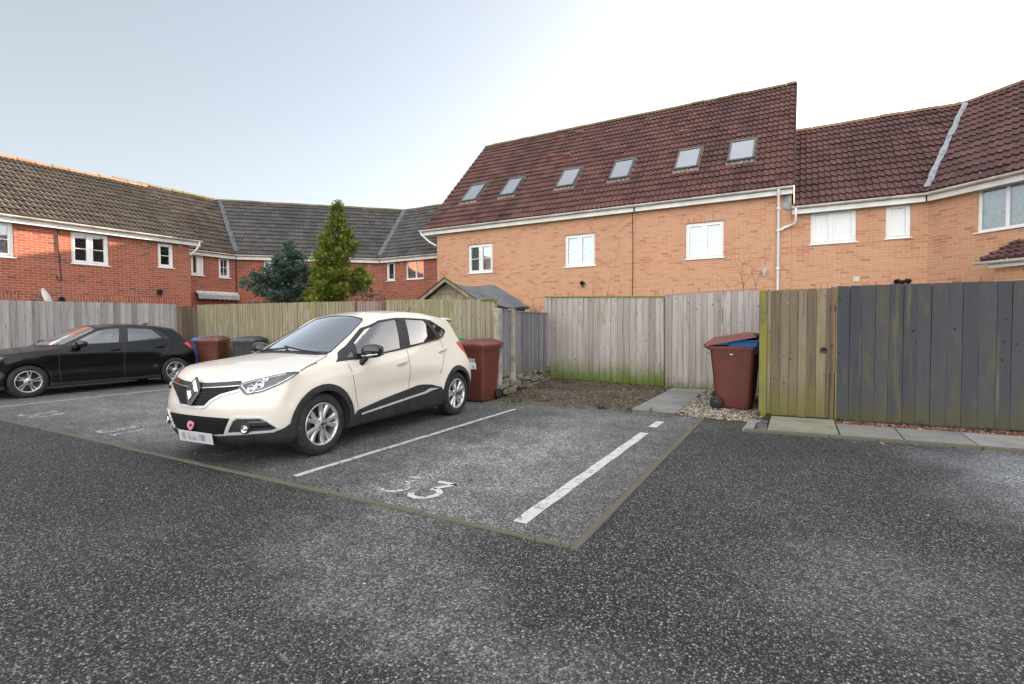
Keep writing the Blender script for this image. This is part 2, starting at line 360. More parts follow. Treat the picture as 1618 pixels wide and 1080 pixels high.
def stones_mat(name, stops):
    t = NT(name); r = t.rnd(); c = t.ramp(r, stops); f = t.noise(t.obj(), 80, 3)
    t.bsdf(t.mix(t.math('MULTIPLY', f, 0.5), c, (0.12, 0.10, 0.08)), 0.8, spec=0.3); return t.m
M['pebble'] = stones_mat('pale_pebbles', [(0.0, (0.07, 0.06, 0.048)), (0.4, (0.20, 0.165, 0.12)), (0.75, (0.36, 0.31, 0.24)), (1.0, (0.56, 0.52, 0.46))])
M['pebble_red'] = stones_mat('red_chippings', [(0.0, (0.09, 0.03, 0.025)), (0.6, (0.22, 0.07, 0.05)), (0.9, (0.32, 0.13, 0.09)), (1.0, (0.5, 0.42, 0.36))])
M['pebble_dark'] = stones_mat('dark_chippings', [(0.0, (0.02, 0.02, 0.025)), (0.6, (0.06, 0.06, 0.075)), (1.0, (0.22, 0.22, 0.24))])
M['garden'] = plain('garden_ground', (0.07, 0.075, 0.035), 0.95, dirt=0.3, scale=1.5)

# ------------------------------------------------------------------ ground
def sheet(name, poly, z, mat):
    mb = MB(); mb.add([(x, y, z) for x, y in poly], [tuple(range(len(poly)))]); return struct(mb.build(name, mat))
sheet('ground', [(-400, -400), (400, -400), (400, 400), (-400, 400)], -0.03, M['garden'])
# car park surface, with a paved apron that stops at the fences
sheet('car_park', [(-60, -60), (60, -60), (60, 8.2), (-0.3, 8.2), (-0.3, 7.9), (-4.85, 7.9), (-4.85, 8.3), (-15.5, 8.6), (-15.5, 12), (-60, 12)], 0.0, M['asphalt'])
# dirt: gently uneven, rising to the back left
mb = MB(); nx, ny = 46, 52; Pq = []
for j in range(ny):
    for i in range(nx):
        u, v = i / (nx - 1), j / (ny - 1)
        x = -5.15 + u * (2.95 + 0.02 * math.sin(v * 20)); y = 7.86 + v * 3.2
        z = 0.006 + 0.075 * (1 - u) * v + 0.014 * math.sin(x * 5.1 + y * 3) * math.sin(y * 4.3) * v + 0.008 * random.random() * min(1, v * 8)
        Pq.append((x, y, max(z, 0.006)))
mb.grid(Pq, nx, ny); struct(mb.build('dirt_patch', M['dirt']))
sheet('gravel_bed', [(-1.66, 7.72), (-0.3, 7.72), (-0.3, 11.0), (-1.66, 11.0)], 0.004, M['dirt'])

def kerb(name, pts, w, z1=0.014, seg=0.915):
    mb = MB()
    for (x0, y0), (x1, y1) in zip(pts[:-1], pts[1:]):
        d = Vector((x1 - x0, y1 - y0, 0)); L = d.length; d.normalize(); n = Vector((-d.y, d.x, 0)); s = 0.0
        while s < L - 0.02:
            e = min(s + seg, L); dz = random.uniform(-0.003, 0.003)
            a = Vector((x0, y0, 0)) + d * (s + 0.003); b = Vector((x0, y0, 0)) + d * (e - 0.003); jit = random.uniform(-0.004, 0.004)
            Mx = Matrix.Identity(4)
            c = [a + n * (jit - w / 2), b + n * (jit - w / 2), b + n * (jit + w / 2), a + n * (jit + w / 2)]
            P = [(p.x, p.y, -0.05) for p in c] + [(p.x, p.y, z1 + dz) for p in c]
            mb.add(P, [(0, 3, 2, 1), (4, 5, 6, 7), (0, 1, 5, 4), (1, 2, 6, 5), (2, 3, 7, 6), (3, 0, 4, 7)], rnd=random.random()); s = e
    return struct(mb.build(name, M['kerb'], bevel=0.004))
kerb('bay_front_kerb', [(-30, 2.86), (-12, 2.85), (-6, 2.83), (-1.19, 2.83)], 0.042)
kerb('bay_side_kerb', [(-1.16, 2.80), (-1.17, 7.55)], 0.05)
kerb('bay_back_kerb', [(-4.72, 7.88), (-2.35, 7.80), (-1.25, 7.74)], 0.06)

def strip(name, x, y0, y1, w, mat, gaps=()):
    mb = MB(); ys = [y0] + [g for gp in gaps for g in gp] + [y1]
    for a, b in zip(ys[::2], ys[1::2]):
        n = max(2, int((b - a) / 0.15))
        for k in range(n):
            p, q = a + (b - a) * k / n, a + (b - a) * (k + 1) / n
            wob = lambda t: 0.004 * math.sin(t * 9)
            mb.quad((x - w / 2 + wob(p), p, 0.004), (x + w / 2 + wob(p), p, 0.004), (x + w / 2 + wob(q), q, 0.004), (x - w / 2 + wob(q), q, 0.004))
    return struct(mb.build(name, mat))
strip('bay_line', -1.645, 3.02, 7.12, 0.105, M['paint'], gaps=((6.28, 6.66),))
strip('bay_line', -3.93, 3.01, 7.10, 0.075, M['paint_thin'])
strip('bay_line', -11.83, 3.0, 7.0, 0.07, M['paint_thin'])
strip('bay_line', -14.9, 3.0, 7.0, 0.07, M['paint_thin'])

def strokes(name, polys, mat, x, y):
    """painted digits: each stroke a poly-line (points in metres) with a width"""
    mb = MB()
    for pts, w in polys:
        n = len(pts); Lp = []; Rp = []
        for i, p in enumerate(pts):
            a = Vector(pts[max(0, i - 1)]); b = Vector(pts[min(n - 1, i + 1)]); d = (b - a).normalized(); nn = Vector((-d.y, d.x)) * w / 2
            Lp.append((x + p[0] + nn.x, y + p[1] + nn.y, 0.0045)); Rp.append((x + p[0] - nn.x, y + p[1] - nn.y, 0.0045))
        V = Lp + Rp; mb.add(V, [(i, n + i, n + i + 1, i + 1) for i in range(n - 1)])
    return struct(mb.build(name, mat))
THREE = [([(0.02, 0.44), (0.22, 0.44)], 0.055), ([(0.21, 0.455), (0.10, 0.27)], 0.055),
         ([(0.085, 0.265), (0.16, 0.255), (0.215, 0.21), (0.225, 0.14), (0.19, 0.065), (0.12, 0.03), (0.05, 0.045), (0.01, 0.10)], 0.055)]
strokes('bay_number', THREE, M['paint'], -2.71, 3.05)
strokes('bay_number', THREE, M['paint_old'], -3.03, 3.05)
strokes('bay_number', THREE, M['paint_faint'], -5.45, 3.08)
strokes('bay_number', [([(0.02, 0.42), (0.22, 0.42)], 0.05), ([(0.1, .03), (0.2, .05), (.22, .2)], .05)], M['paint_faint'], -5.12, 3.1)
strokes('bay_number', THREE, M['paint_old'], -7.92, 3.06)
strokes('bay_number', [([(0.02, 0.03), (0.2, 0.03)], 0.05), ([(0.11, 0.03), (0.11, 0.44)], 0.05), ([(0.11, 0.44), (0.03, 0.36)], 0.045)], M['paint_old'], -7.58, 3.06)
strokes('bay_number', THREE, M['paint_old'], -10.5, 3.08)
strokes('bay_number', [([(0.11, 0.44), (0.03, 0.35), (0.01, 0.22), (0.03, 0.1), (0.11, 0.03), (0.2, 0.1), (0.22, 0.22), (0.2, 0.35), (0.11, 0.44)], 0.05)], M['paint_old'], -10.16, 3.08)

# paving: path to the gate, flags along the right-hand fence
def flags(name, rects, z=0.02, gap=0.006):
    mb = MB()
    for (P, r) in rects:
        cx = sum(p[0] for p in P) / 4; cy = sum(p[1] for p in P) / 4
        Q = [(cx + (p[0] - cx) * (1 - gap / 0.3), cy + (p[1] - cy) * (1 - gap / 0.3)) for p in P]; dz = random.uniform(-0.003, 0.003)
        V = [(a, b, -0.04) for a, b in Q] + [(a, b, z + dz) for a, b in Q]
        mb.add(V, [(0, 3, 2, 1), (4, 5, 6, 7), (0, 1, 5, 4), (1, 2, 6, 5), (2, 3, 7, 6), (3, 0, 4, 7)], rnd=r)
    return struct(mb.build(name, M['slab'], bevel=0.004))
rc = []
for k in range(5):
    y0 = 7.86 + k * 0.61; y1 = y0 + 0.605
    rc.append(([(-2.27, y0), (-1.58, y0), (-1.59, y1), (-2.26, y1)], [0.62, 0.55, 0.7, 0.5, 0.1][k]))
flags('garden_path', rc)
def fy(x, off=0.0): return 6.97 + 0.058 * (x + 0.3) + off      # front edge of the flags
rc = []
xs = [-0.33, 0.44, 1.06, 1.70, 2.34, 2.98, 3.62, 4.26, 4.9, 5.54]
for k, (a, b) in enumerate(zip(xs[:-1], xs[1:])):
    top = 1.16 if k == 0 else 0.86
    if k == 0:
        rc.append(([(a, fy(a, 0.09)), (b, fy(b, 0.09)), (b, fy(b, 0.70)), (a, fy(a, 0.70))], 0.0)); rc.append(([(a, fy(a, 0.71)), (b, fy(b, 0.71)), (b, fy(b, 1.16)), (a, fy(a, 1.16))], 0.05))
    else:
        rc.append(([(a, fy(a, 0.09)), (b, fy(b, 0.09)), (b, fy(b, top)), (a, fy(a, top))], [0, .45, .55, .9, .95, .9, .8, .7, .9][k]))
rc.append(([(-0.60, 6.93), (-0.48, 6.93), (-0.47, 7.55), (-0.58, 7.55)], 0.6))
flags('fence_path', rc, z=0.03)
kerb('path_kerb', [(-0.58, 6.95), (0.8, fy(0.8, 0.04)), (5.6, fy(5.6, 0.04))], 0.06, z1=0.032)

def stones(name, mat, n, area, size, z=0.005, rndpow=1.0, kind=True):
    """area(): random xy"""
    mb = MB(); base = [(1, 0, 0), (-1, 0, 0), (0, 1, 0), (0, -1, 0), (0, 0, 1), (0, 0, -1)]
    F = [(0, 2, 4), (2, 1, 4), (1, 3, 4), (3, 0, 4), (2, 0, 5), (1, 2, 5), (3, 1, 5), (0, 3, 5)]
    for _ in range(n):
        x, y = area(); s = random.uniform(*size); a = random.random() * 6.28; sx, sy, sz = s * random.uniform(0.7, 1.2), s * random.uniform(0.5, 0.9), s * random.uniform(0.35, 0.6)
        ca, sa = math.cos(a), math.sin(a); tx, ty = random.uniform(-.4, .4), random.uniform(-.4, .4)
        V = []
        for (p, q, r) in base:
            p *= sx * random.uniform(.8, 1.2); q *= sy * random.uniform(.8, 1.2); r *= sz
            V.append((x + p * ca - q * sa, y + p * sa + q * ca, z + sz * 0.6 + r + p * tx * .5 + q * ty * .5))
        mb.add(V, F, rnd=random.random() ** rndpow)
    return stuff(mb.build(name, mat))
def tri_area(poly):
    xs = [p[0] for p in poly]; ys = [p[1] for p in poly]
    def f():
        while True:
            x, y = random.uniform(min(xs), max(xs)), random.uniform(min(ys), max(ys)); ins = False
            for (a, b), (c, d) in zip(poly, poly[1:] + poly[:1]):
                if (b > y) != (d > y) and x < (c - a) * (y - b) / (d - b) + a: ins = not ins
            if ins: return x, y
    return f
stones('gravel', M['pebble'], 5200, tri_area([(-1.57, 7.75), (-1.25, 7.62), (-0.45, 7.56), (-0.42, 8.2), (-0.6, 10.9), (-1.62, 10.95)]), (0.012, 0.026))
stones('red_gravel', M['pebble_red'], 2600, tri_area([(0.46, fy(0.46, 0.88)), (5.5, fy(5.5, 0.88)), (5.5, fy(5.5, 1.2)), (0.46, fy(0.46, 1.2))]), (0.010, 0.020), z=0.01)
stones('dark_gravel', M['pebble_dark'], 420, tri_area([(-0.46, 6.99), (-0.345, 7.0), (-0.345, 8.0), (-0.45, 8.0)]), (0.010, 0.020), z=0.008)
stones('dirt_litter', M['pebble'], 900, tri_area([(-5.0, 7.95), (-2.3, 7.9), (-2.3, 10.9), (-5.1, 10.9)]), (0.006, 0.016), z=0.02, rndpow=1.6)
stones('scattered_grit', M['pebble'], 420, tri_area([(-9, 2.0), (4, 1.5), (4, 6.8), (-1.0, 7.7), (-9, 7.6)]), (0.003, 0.010), z=0.002, rndpow=0.5)
stones('scattered_grit', M['pebble'], 260, tri_area([(-4.8, 6.9), (-1.2, 7.0), (-1.2, 7.75), (-4.8, 7.85)]), (0.004, 0.012), z=0.002, rndpow=0.8)
# ------------------------------------------------------------------ houses (local frame: x along the wall, y into the house, z up)
def wall_front(x0, x1, z1, holes, rev=0.11, z0=-0.05):
    mb = MB()
    xs = sorted({x0, x1, *[h[0] for h in holes], *[h[1] for h in holes]}); zs = sorted({z0, z1, *[h[2] for h in holes], *[h[3] for h in holes]})
    for a, b in zip(xs[:-1], xs[1:]):
        for c, d in zip(zs[:-1], zs[1:]):
            mx, mz = (a + b) / 2, (c + d) / 2
            if any(h[0] < mx < h[1] and h[2] < mz < h[3] for h in holes): continue
            mb.quad((a, 0, c), (b, 0, c), (b, 0, d), (a, 0, d), uv=[(a, c), (b, c), (b, d), (a, d)])
    for (a, b, c, d) in holes:
        for p, q in (((a, c), (a, d)), ((b, d), (b, c)), ((a, d), (b, d)), ((b, c), (a, c))):
            L = math.hypot(q[0] - p[0], q[1] - p[1])
            mb.quad((p[0], 0, p[1]), (q[0], 0, q[1]), (q[0], rev, q[1]), (p[0], rev, p[1]), uv=[(0, p[1]), (L, q[1]), (L, q[1] + rev), (0, p[1] + rev)])
    return mb

def tiles(x0, x1, yb, zb, yr, zr, clips=(), tw=0.15, gauge=0.33, lift=0.044):
    """tiled slope from the eave line (yb, zb) to the ridge (yr, zr); clips: vertical planes (x, y, nx, ny), the side the normal points to is cut off"""
    L = math.hypot(yr - yb, zr - zb); vy, vz = (yr - yb) / L, (zr - zb) / L; ny, nz = -vz, vy
    nc = max(1, round(L / gauge)); g = L / nc; prof = [(0.0, 1.0), (0.06, 0.97), (0.16, 0.78), (0.28, 0.48), (0.40, 0.20), (0.52, 0.02), (0.68, 0.0), (0.82, 0.08), (0.91, 0.60), (0.96, 0.92)]
    nr = max(1, round((x1 - x0) / tw)); w = (x1 - x0) / nr
    us = []; hs = []
    for i in range(nr):
        for (t, hh) in prof: us.append(x0 + (i + t) * w); hs.append(hh)
    us.append(x1); hs.append(1.0); us = np.array(us); hs = np.array(hs) * 0.038; nu = len(us)
    tilt = np.random.default_rng(5).normal(0, 0.004, (nc + 1, nr // 2 + 2))
    V = []; F = []; R = []
    rr = np.random.default_rng(9)
    col = rr.random((nc + 1, nr // 2 + 2))
    tid = np.minimum((np.arange(nu) // (len(prof) * 2)), nr // 2 + 1)
    for c in range(nc):
        for (s, up) in ((0.0, lift), (1.0, 0.004)):
            d = (c + s) * g - (0.012 if s == 0 and c else 0)
            base = hs + up + tilt[c, tid]
            for k in range(nu):
                o = base[k]; V.append((us[k], yb + vy * d + ny * o, zb + vz * d + nz * o))
    for row in range(2 * nc - 1):
        for k in range(nu - 1):
            F.append((row * nu + k, row * nu + k + 1, (row + 1) * nu + k + 1, (row + 1) * nu + k)); R.append(col[row // 2, tid[k]])
    # front edge of the lowest course
    b = len(V)
    for k in range(nu): V.append((us[k], yb + 0.01, zb - 0.02))
    for k in range(nu - 1): F.append((b + k, b + k + 1, k + 1, k)); R.append(0.3)
    me = bpy.data.meshes.new('roof'); me.from_pydata(V, [], F)
    a = me.attributes.new('rnd', 'FLOAT', 'FACE'); a.data.foreach_set('value', np.array(R, dtype=np.float32))
    if clips:
        bm = bmesh.new(); bm.from_mesh(me)
        for (px, py, nx, nyy) in clips:
            bmesh.ops.bisect_plane(bm, geom=bm.verts[:] + bm.edges[:] + bm.faces[:], plane_co=(px, py, 0), plane_no=(nx, nyy, 0), clear_outer=True)
        bm.to_mesh(me); bm.free()
    # smooth across the rolls only: sharp course steps stay because faces there meet steeply
    me.polygons.foreach_set('use_smooth', np.ones(len(me.polygons), dtype=bool))
    try: me.set_sharp_from_angle(angle=math.radians(38))
    except Exception: pass
    return me

def roof_obj(me, mat, parent):
    me.materials.append(mat); o = bpy.data.objects.new('roof', me); return link(o, parent)

def ridge_row(parent, mat, x0, x1, y, z, r=0.115, seg=0.45):
    mb = MB(); x = x0
    while x < x1 - 0.05:
        e = min(x + seg, x1); dz = random.uniform(-0.012, 0.010); P = []; n = 9
        for (xx, rr) in ((x + 0.004, r * 1.03), (e - 0.004, r * 0.98)):
            for k in range(n):
                a = PI * (-0.06 + 1.12 * k / (n - 1)); P.append((xx, y + rr * math.cos(a), z - 0.03 + dz + rr * 0.85 * math.sin(a)))
        mb.add(P, [(k, k + 1, n + k + 1, n + k) for k in range(n - 1)], rnd=random.random(), smooth=True)
        mb.add(P[:n], [tuple(range(n))]); mb.add(P[n:], [tuple(range(n))[::-1]])
        x = e
    return mb.build('ridge_tiles', mat, parent)

def gutter(parent, x0, x1, y, z, fascia_h=0.19, fz=None, fx=None, soffit_y=0.0, drop=None):
    """half-round gutter (front lip at y), fascia board behind it and the soffit"""
    mb = MB(); n = 9; r = 0.056; yc = y + r; P = []
    for xx in (x0, x1):
        for k in range(n):
            a = PI + PI * k / (n - 1); P.append((xx, yc + r * math.cos(a), z + r * math.sin(a) * 1.05))
        for k in range(n):
            a = 2 * PI - PI * k / (n - 1); P.append((xx, yc + (r - .006) * math.cos(a), z + (r - .006) * math.sin(a) * 1.05))
    m = 2 * n
    mb.add(P, [(k, (k + 1) % m, m + (k + 1) % m, m + k) for k in range(m)], smooth=False)
    mb.add(P[:n], [tuple(range(n))]); mb.add(P[m:m + n], [tuple(range(n))[::-1]])
    for xb in np.arange(x0 + 0.5, x1 - 0.2, 0.9): mb.box((xb - 0.012, y - 0.004, z - 0.01), (xb + 0.012, yc + r, z + 0.006))
    for xb in np.arange(x0 + 2.0, x1 - 0.5, 3.9):
        P = [];
        for xx in (xb - 0.05, xb + 0.05):
            for k in range(n):
                a = PI + PI * k / (n - 1); P.append((xx, yc + (r + .006) * math.cos(a), z + (r + .006) * math.sin(a) * 1.05))
        mb.add(P, [(k, k + 1, n + k + 1, n + k) for k in range(n - 1)])
    g = mb.build('gutter', M['gutter'], parent)
    fx0, fx1 = fx or (x0 + 0.02, x1 - 0.02); zt = z + 0.02; zb = zt - fascia_h - 0.02 if fz is None else fz; yf = yc + r + 0.004
    fb = MB(); fb.box((fx0, yf, zb), (fx1, yf + 0.02, zt)); fb.box((fx0, yf + 0.021, zb + 0.006), (fx1, soffit_y - 0.002, zb + 0.016))
    for xb in np.arange(fx0 + 2.6, fx1 - 1.0, 4.2): fb.box((xb, yf - 0.003, zb - 0.002), (xb + 0.05, yf - 0.0005, zt))
    fb.build('fascia', M['fascia'], parent)
    return g

def window(parent, x0, x1, z0, z1, split=(0.5,), bar=None, inside=None, pane='glass_house', sill=True, rec=0.045, sash=True, bars_v=False):
    """white plastic window in a wall opening: outer frame and mullions, panes and sill as children"""
    f = 0.055; mb = MB(); y0, y1 = rec, rec + 0.06
    mb.box((x0, y0, z0), (x0 + f, y1, z1)); mb.box((x1 - f, y0, z0), (x1, y1, z1))
    mb.box((x0 + f, y0 + .001, z1 - f), (x1 - f, y1, z1)); mb.box((x0 + f, y0 + .001, z0), (x1 - f, y1, z0 + f))
    cuts = [x0 + f] + [x0 + (x1 - x0) * s for s in split] + [x1 - f]
    for c in cuts[1:-1]: mb.box((c - 0.03, y0 + 0.002, z0 + f), (c + 0.03, y1, z1 - f))
    w = mb.build('window', M['upvc'], parent, bevel=0.006)
    for i, (a, b) in enumerate(zip(cuts[:-1], cuts[1:])):
        a += 0.03 if i else 0; b -= 0.03 if i < len(cuts) - 2 else 0
        pa, pb, pc, pd = a, b, z0 + f, z1 - f
        if sash:
            s = 0.045; sb = MB(); ys = y0 - 0.012
            sb.box((pa, ys, pc), (pa + s, y1 - .01, pd)); sb.box((pb - s, ys, pc), (pb, y1 - .01, pd)); sb.box((pa + s, ys + .001, pd - s), (pb - s, y1 - .01, pd)); sb.box((pa + s, ys + .001, pc), (pb - s, y1 - .01, pc + s))
            pa += s; pb -= s; pc += s; pd -= s
            if bar: zb = pc + (pd - pc) * bar; sb.box((pa, y0 + 0.026, zb - 0.011), (pb, y0 + 0.03, zb + 0.011))
            if bars_v: xm = (pa + pb) / 2; sb.box((xm - 0.01, y0 + 0.0262, pc), (xm + 0.01, y0 + 0.0298, pd))
            sb.build('sash', M['upvc'], w, bevel=0.004)
        pb_ = MB(); pb_.box((pa - .004, y0 + 0.032, pc - .004), (pb + .004, y0 + 0.038, pd + .004)); pb_.build('pane', M[pane], w)
        if inside and inside != 'room':
            cb = MB(); n = 26; P = []
            amp = 0.0 if inside == 'blind' else 0.018
            for zz in (pc - .03, pd + .03):
                for k in range(n): P.append((pa - .04 + (pb - pa + .08) * k / (n - 1), y1 + 0.05 + amp * math.sin(k * 1.7 + i), zz))
            cb.grid(P, n, 2); cb.build('blind' if inside == 'blind' else 'curtain', M[inside], w)
    if sill:
        sb = MB(); sb.box((x0 - 0.04, -0.035, z0 - 0.03), (x1 + 0.04, y1, z0 - 0.002)); sb.build('sill', M['upvc'], w, bevel=0.006)
    return w

def soldier(parent, mat, x0, x1, z0, h=0.215):
    mb = MB(); mb.box((x0, -0.004, z0), (x1, 0.02, z0 + h)); V = mb.v
    for i, f in enumerate(mb.f): mb.uv[i] = [(V[k][2] + 0.0035, V[k][0]) for k in f]
    return mb.build('lintel', mat, parent)

def house(label, loc, rotz, x0, x1, wall, tile, eave, ridge, holes, roof_x=None, clips=(), depth=None, eave_y=-0.20, gx=None, ridge_mat='ridge_moss', name='brick_house', group=None, gutter_front=None, back=True):
    """eave = z of the tile edge, ridge = (y, z)"""
    t = thing(name, label, 'house', loc, rotz, group)
    yr, zr = ridge; yb = 2 * yr; slope = (zr - eave) / (yr - eave_y); zw = eave - slope * eave_y - 0.06
    mb = wall_front(x0, x1, zw - 0.02, holes)
    for xx, s in ((x0, 1), (x1, -1)):
        pts = [(0, -0.05), (0, zw - .02), (yr, zr - 0.08), (yb, zw - .02), (yb, -0.05)]
        if s > 0: pts = pts[::-1]
        mb.add([(xx, a, b) for a, b in pts], [tuple(range(5))], uv=[[(a, b) for a, b in pts]])
    mb.quad((x1, yb, -.05), (x0, yb, -.05), (x0, yb, zw), (x1, yb, zw), uv=[(0, 0), (x1 - x0, 0), (x1 - x0, zw), (0, zw)])
    mb.build('wall', M[wall], t)
    ib = MB(); ib.quad((x0 + .02, 0.9, -.05), (x1 - .02, 0.9, -.05), (x1 - .02, 0.9, zw), (x0 + .02, 0.9, zw)); ib.quad((x0 + .02, .15, 2.6), (x1 - .02, .15, 2.6), (x1 - .02, .9, 2.6), (x0 + .02, .9, 2.6))
    ib.build('inner_wall', M['room'], t)
    rx0, rx1 = roof_x or (x0, x1)
    ext = 0.0 if not clips else 2.2
    lo = rx0 - (ext if any(c[2] < 0 for c in clips) else 0); hi = rx1 + (ext if any(c[2] > 0 for c in clips) else 0)
    me = tiles(lo, hi, eave_y, eave, yr, zr, clips); r = roof_obj(me, M[tile], t)
    # back slope, plain
    bm = bmesh.new(); V = [bm.verts.new(p) for p in ((hi, yb - eave_y, eave), (lo, yb - eave_y, eave), (lo, yr, zr), (hi, yr, zr))]; bm.faces.new(V)
    for (px, py, nx, nyy) in clips: bmesh.ops.bisect_plane(bm, geom=bm.verts[:] + bm.edges[:] + bm.faces[:], plane_co=(px, py, 0), plane_no=(nx, nyy, 0), clear_outer=True)
    m2 = bpy.data.meshes.new('back_slope'); bm.to_mesh(m2); bm.free(); m2.materials.append(M[tile]); link(bpy.data.objects.new('back_slope', m2), t)
    xr0, xr1 = rx0, rx1
    for (px, py, nx, nyy) in clips:
        xc = px - nyy * (yr - py) / nx
        if nx > 0: xr1 = xc
        else: xr0 = xc
    ridge_row(r, M[ridge_mat], xr0, xr1, yr, zr + 0.03)
    g0, g1 = gx or (rx0, rx1); gf = gutter_front if gutter_front is not None else eave_y - 0.075; f0, f1 = g0 + .02, g1 - .02
    for (px, py, nx, nyy) in clips:      # mitre gutter and fascia at the bends
        at = lambda y: px - nyy * (y - py) / nx
        if nx > 0: g1, f1 = at(gf + .03), at(gf + .075)
        else: g0, f0 = at(gf + .03), at(gf + .075)
    gutter(t, g0, g1, gf, eave - 0.015, fx=(f0, f1))
    return t, r

def downpipe(parent, pts, r=0.034, clips_z=()):
    mb = MB(); mb.tube(pts, r, 10)
    for (x, y, z) in clips_z: mb.lathe([(z - .03, r + .003), (z - .03, r + .008), (z + .03, r + .008), (z + .03, r + .003)], 10, 'z', (x, y, 0)); mb.box((x - .055, y - 0.004, z - .012), (x + .055, y + 0.05, z + .012))
    return mb.build('drainpipe', M['upvc'], parent)

def skylight(parent, xa, xb, va, vb, yb, zb, yr, zr):
    """roof window lying on the slope: va, vb are distances up the slope"""
    L = math.hypot(yr - yb, zr - zb); vy, vz = (yr - yb) / L, (zr - zb) / L
    def S(a, b, h): return (a, yb + vy * b - vz * h, zb + vz * b + vy * h)
    def bx(mb, a0, a1, b0, b1, h0, h1):
        P = [S(a0, b0, h0), S(a1, b0, h0), S(a1, b1, h0), S(a0, b1, h0), S(a0, b0, h1), S(a1, b0, h1), S(a1, b1, h1), S(a0, b1, h1)]
        mb.add(P, [(0, 3, 2, 1), (4, 5, 6, 7), (0, 1, 5, 4), (1, 2, 6, 5), (2, 3, 7, 6), (3, 0, 4, 7)])
    f = 0.058; mb = MB()
    bx(mb, xa, xa + f, va, vb, 0, .13); bx(mb, xb - f, xb, va, vb, 0, .13); bx(mb, xa + f, xb - f, vb - .08, vb, 0, .135); bx(mb, xa + f, xb - f, va, va + .075, 0, .12)
    o = mb.build('skylight', M['skyframe'], parent, bevel=0.008)
    pb = MB(); bx(pb, xa + f, xb - f, va + .075, vb - .08, .108, .113); pb.build('pane', M['glass_sky'], o)
    bb = MB(); bx(bb, xa + f, xb - f, va + .075, vb - .08, .094, .098); bb.build('blind', M['sky_blind'], o)  # pale sheet imitating sky reflection in the pane
    ap = MB(); n = 40; P = []
    for b, h in ((va - .17, .042), (va - .005, .06)):
        for k in range(n):
            P.append(S(xa - .05 + (xb - xa + .1) * k / (n - 1), b + (0.02 * math.sin(k * 1.3) if h < .05 else 0), h + .012 * math.sin(k * 0.97)))
    ap.grid(P, n, 2); bx(ap, xa - .035, xa - .001, va - .08, vb + .08, 0, .05); bx(ap, xb + .001, xb + .035, va - .08, vb + .08, 0, .05); bx(ap, xa - .035, xb + .035, vb + .002, vb + .09, 0, .055)
    ap.build('apron', M['apron'], o)
    return o

def cowl_tile(parent, x, v, yb, zb, yr, zr, mat):
    L = math.hypot(yr - yb, zr - zb); vy, vz = (yr - yb) / L, (zr - zb) / L
    mb = MB(); S = lambda a, b, h: (x + a, yb + vy * (v + b) - vz * h, zb + vz * (v + b) + vy * h)
    P = [S(-.15, -.16, .04), S(.15, -.16, .04), S(.15, .16, .03), S(-.15, .16, .03), S(-.11, -.14, .13), S(.11, -.14, .13), S(.10, .10, .07), S(-.10, .10, .07)]
    mb.add(P, [(4, 5, 6, 7), (0, 1, 5, 4), (1, 2, 6, 5), (2, 3, 7, 6), (3, 0, 4, 7)])
    return mb.build('vent_tile', mat, parent)
M['vent_tile'] = plain('orange_vent_tile', (0.22, 0.075, 0.045), 0.7, dirt=0.3, scale=9)

# --- the tall orange brick pair
E_, RD = 5.055, (4.45, 9.60)
SL = math.hypot(RD[0] + 0.2, RD[1] - E_)
tA, rA = house('tall orange brick house with four small rooflights in its maroon tiled roof', (-12.31, 16.05, 0), 0, 0, 7.80, 'brick_buff', 'tile_red', E_, RD,
               [(1.46, 2.53, 3.28, 4.34), (5.39, 6.455, 3.28, 4.34)], roof_x=(-0.5, 7.80), gx=(-0.68, 7.795))
window(tA, 1.46, 2.53, 3.28, 4.34, bar=0.5, inside='blind')  # sheet behind this glass imitates a pale reflection in the panes
window(tA, 5.39, 6.455, 3.28, 4.34, bar=0.45, inside='blind')
soldier(tA, M['brick_buff'], 1.40, 2.59, 4.345); soldier(tA, M['brick_buff'], 5.33, 6.52, 4.345); soldier(tA, M['brick_buff'], 5.3, 6.9, 2.2)
for xa, xb in ((0.5, 1.22), (2.28, 2.92), (4.63, 5.33), (6.60, 7.30)): skylight(rA, xa, xb, 1.62, 2.84, -0.2, E_, *RD)
for x, v in ((3.55, 4.35), (4.3, 4.2), (3.42, 5.95), (4.29, 6.05)): cowl_tile(rA, x, v, -0.2, E_, *RD, M['vent_tile'])
mb = MB(); mb.tube([(7.71, -0.012, 2.2), (7.725, -0.012, 3.4), (7.71, -0.012, 4.86)], 0.012, 6); mb.build('cable', M['cable'], tA)
mb = MB(); mb.tube([(-0.60, -0.22, 5.0), (-0.60, -0.22, 4.9), (-0.30, -0.1, 4.6), (-0.06, 0.02, 4.44)], 0.034, 10); mb.build('drainpipe', M['upvc'], tA)
mb = MB(); mb.add([(-.5, -.16, E_ - .01), (-.5, RD[0], RD[1]), (-.5, RD[0], RD[1] - .2), (-.5, -.16, E_ - .21)], [(0, 1, 2, 3)]); mb.add([(-.45, -.16, E_ - .01), (-.45, RD[0], RD[1]), (-.45, RD[0], RD[1] - .2), (-.45, -.16, E_ - .21)], [(0, 1, 2, 3)]); mb.build('bargeboard', M['fascia'], tA)
tB, rB = house('tall orange brick end house with two larger rooflights, beside a white drainpipe', (-4.505, 16.05, 0), 0, 0, 4.305, 'brick_buff', 'tile_red', E_, RD,
               [(1.52, 2.58, 3.28, 4.34), (0.82, 2.78, 1.2, 2.18)], roof_x=(0.0, 4.355), gx=(0.0, 4.35))
window(tB, 1.52, 2.58, 3.28, 4.34, bar=0.5, inside='blind'); window(tB, 0.82, 2.78, 1.2, 2.18, split=(0.33, 0.66), inside=None)
soldier(tB, M['brick_buff'], 1.46, 2.64, 4.345); soldier(tB, M['brick_buff'], 0.7, 2.9, 2.19)
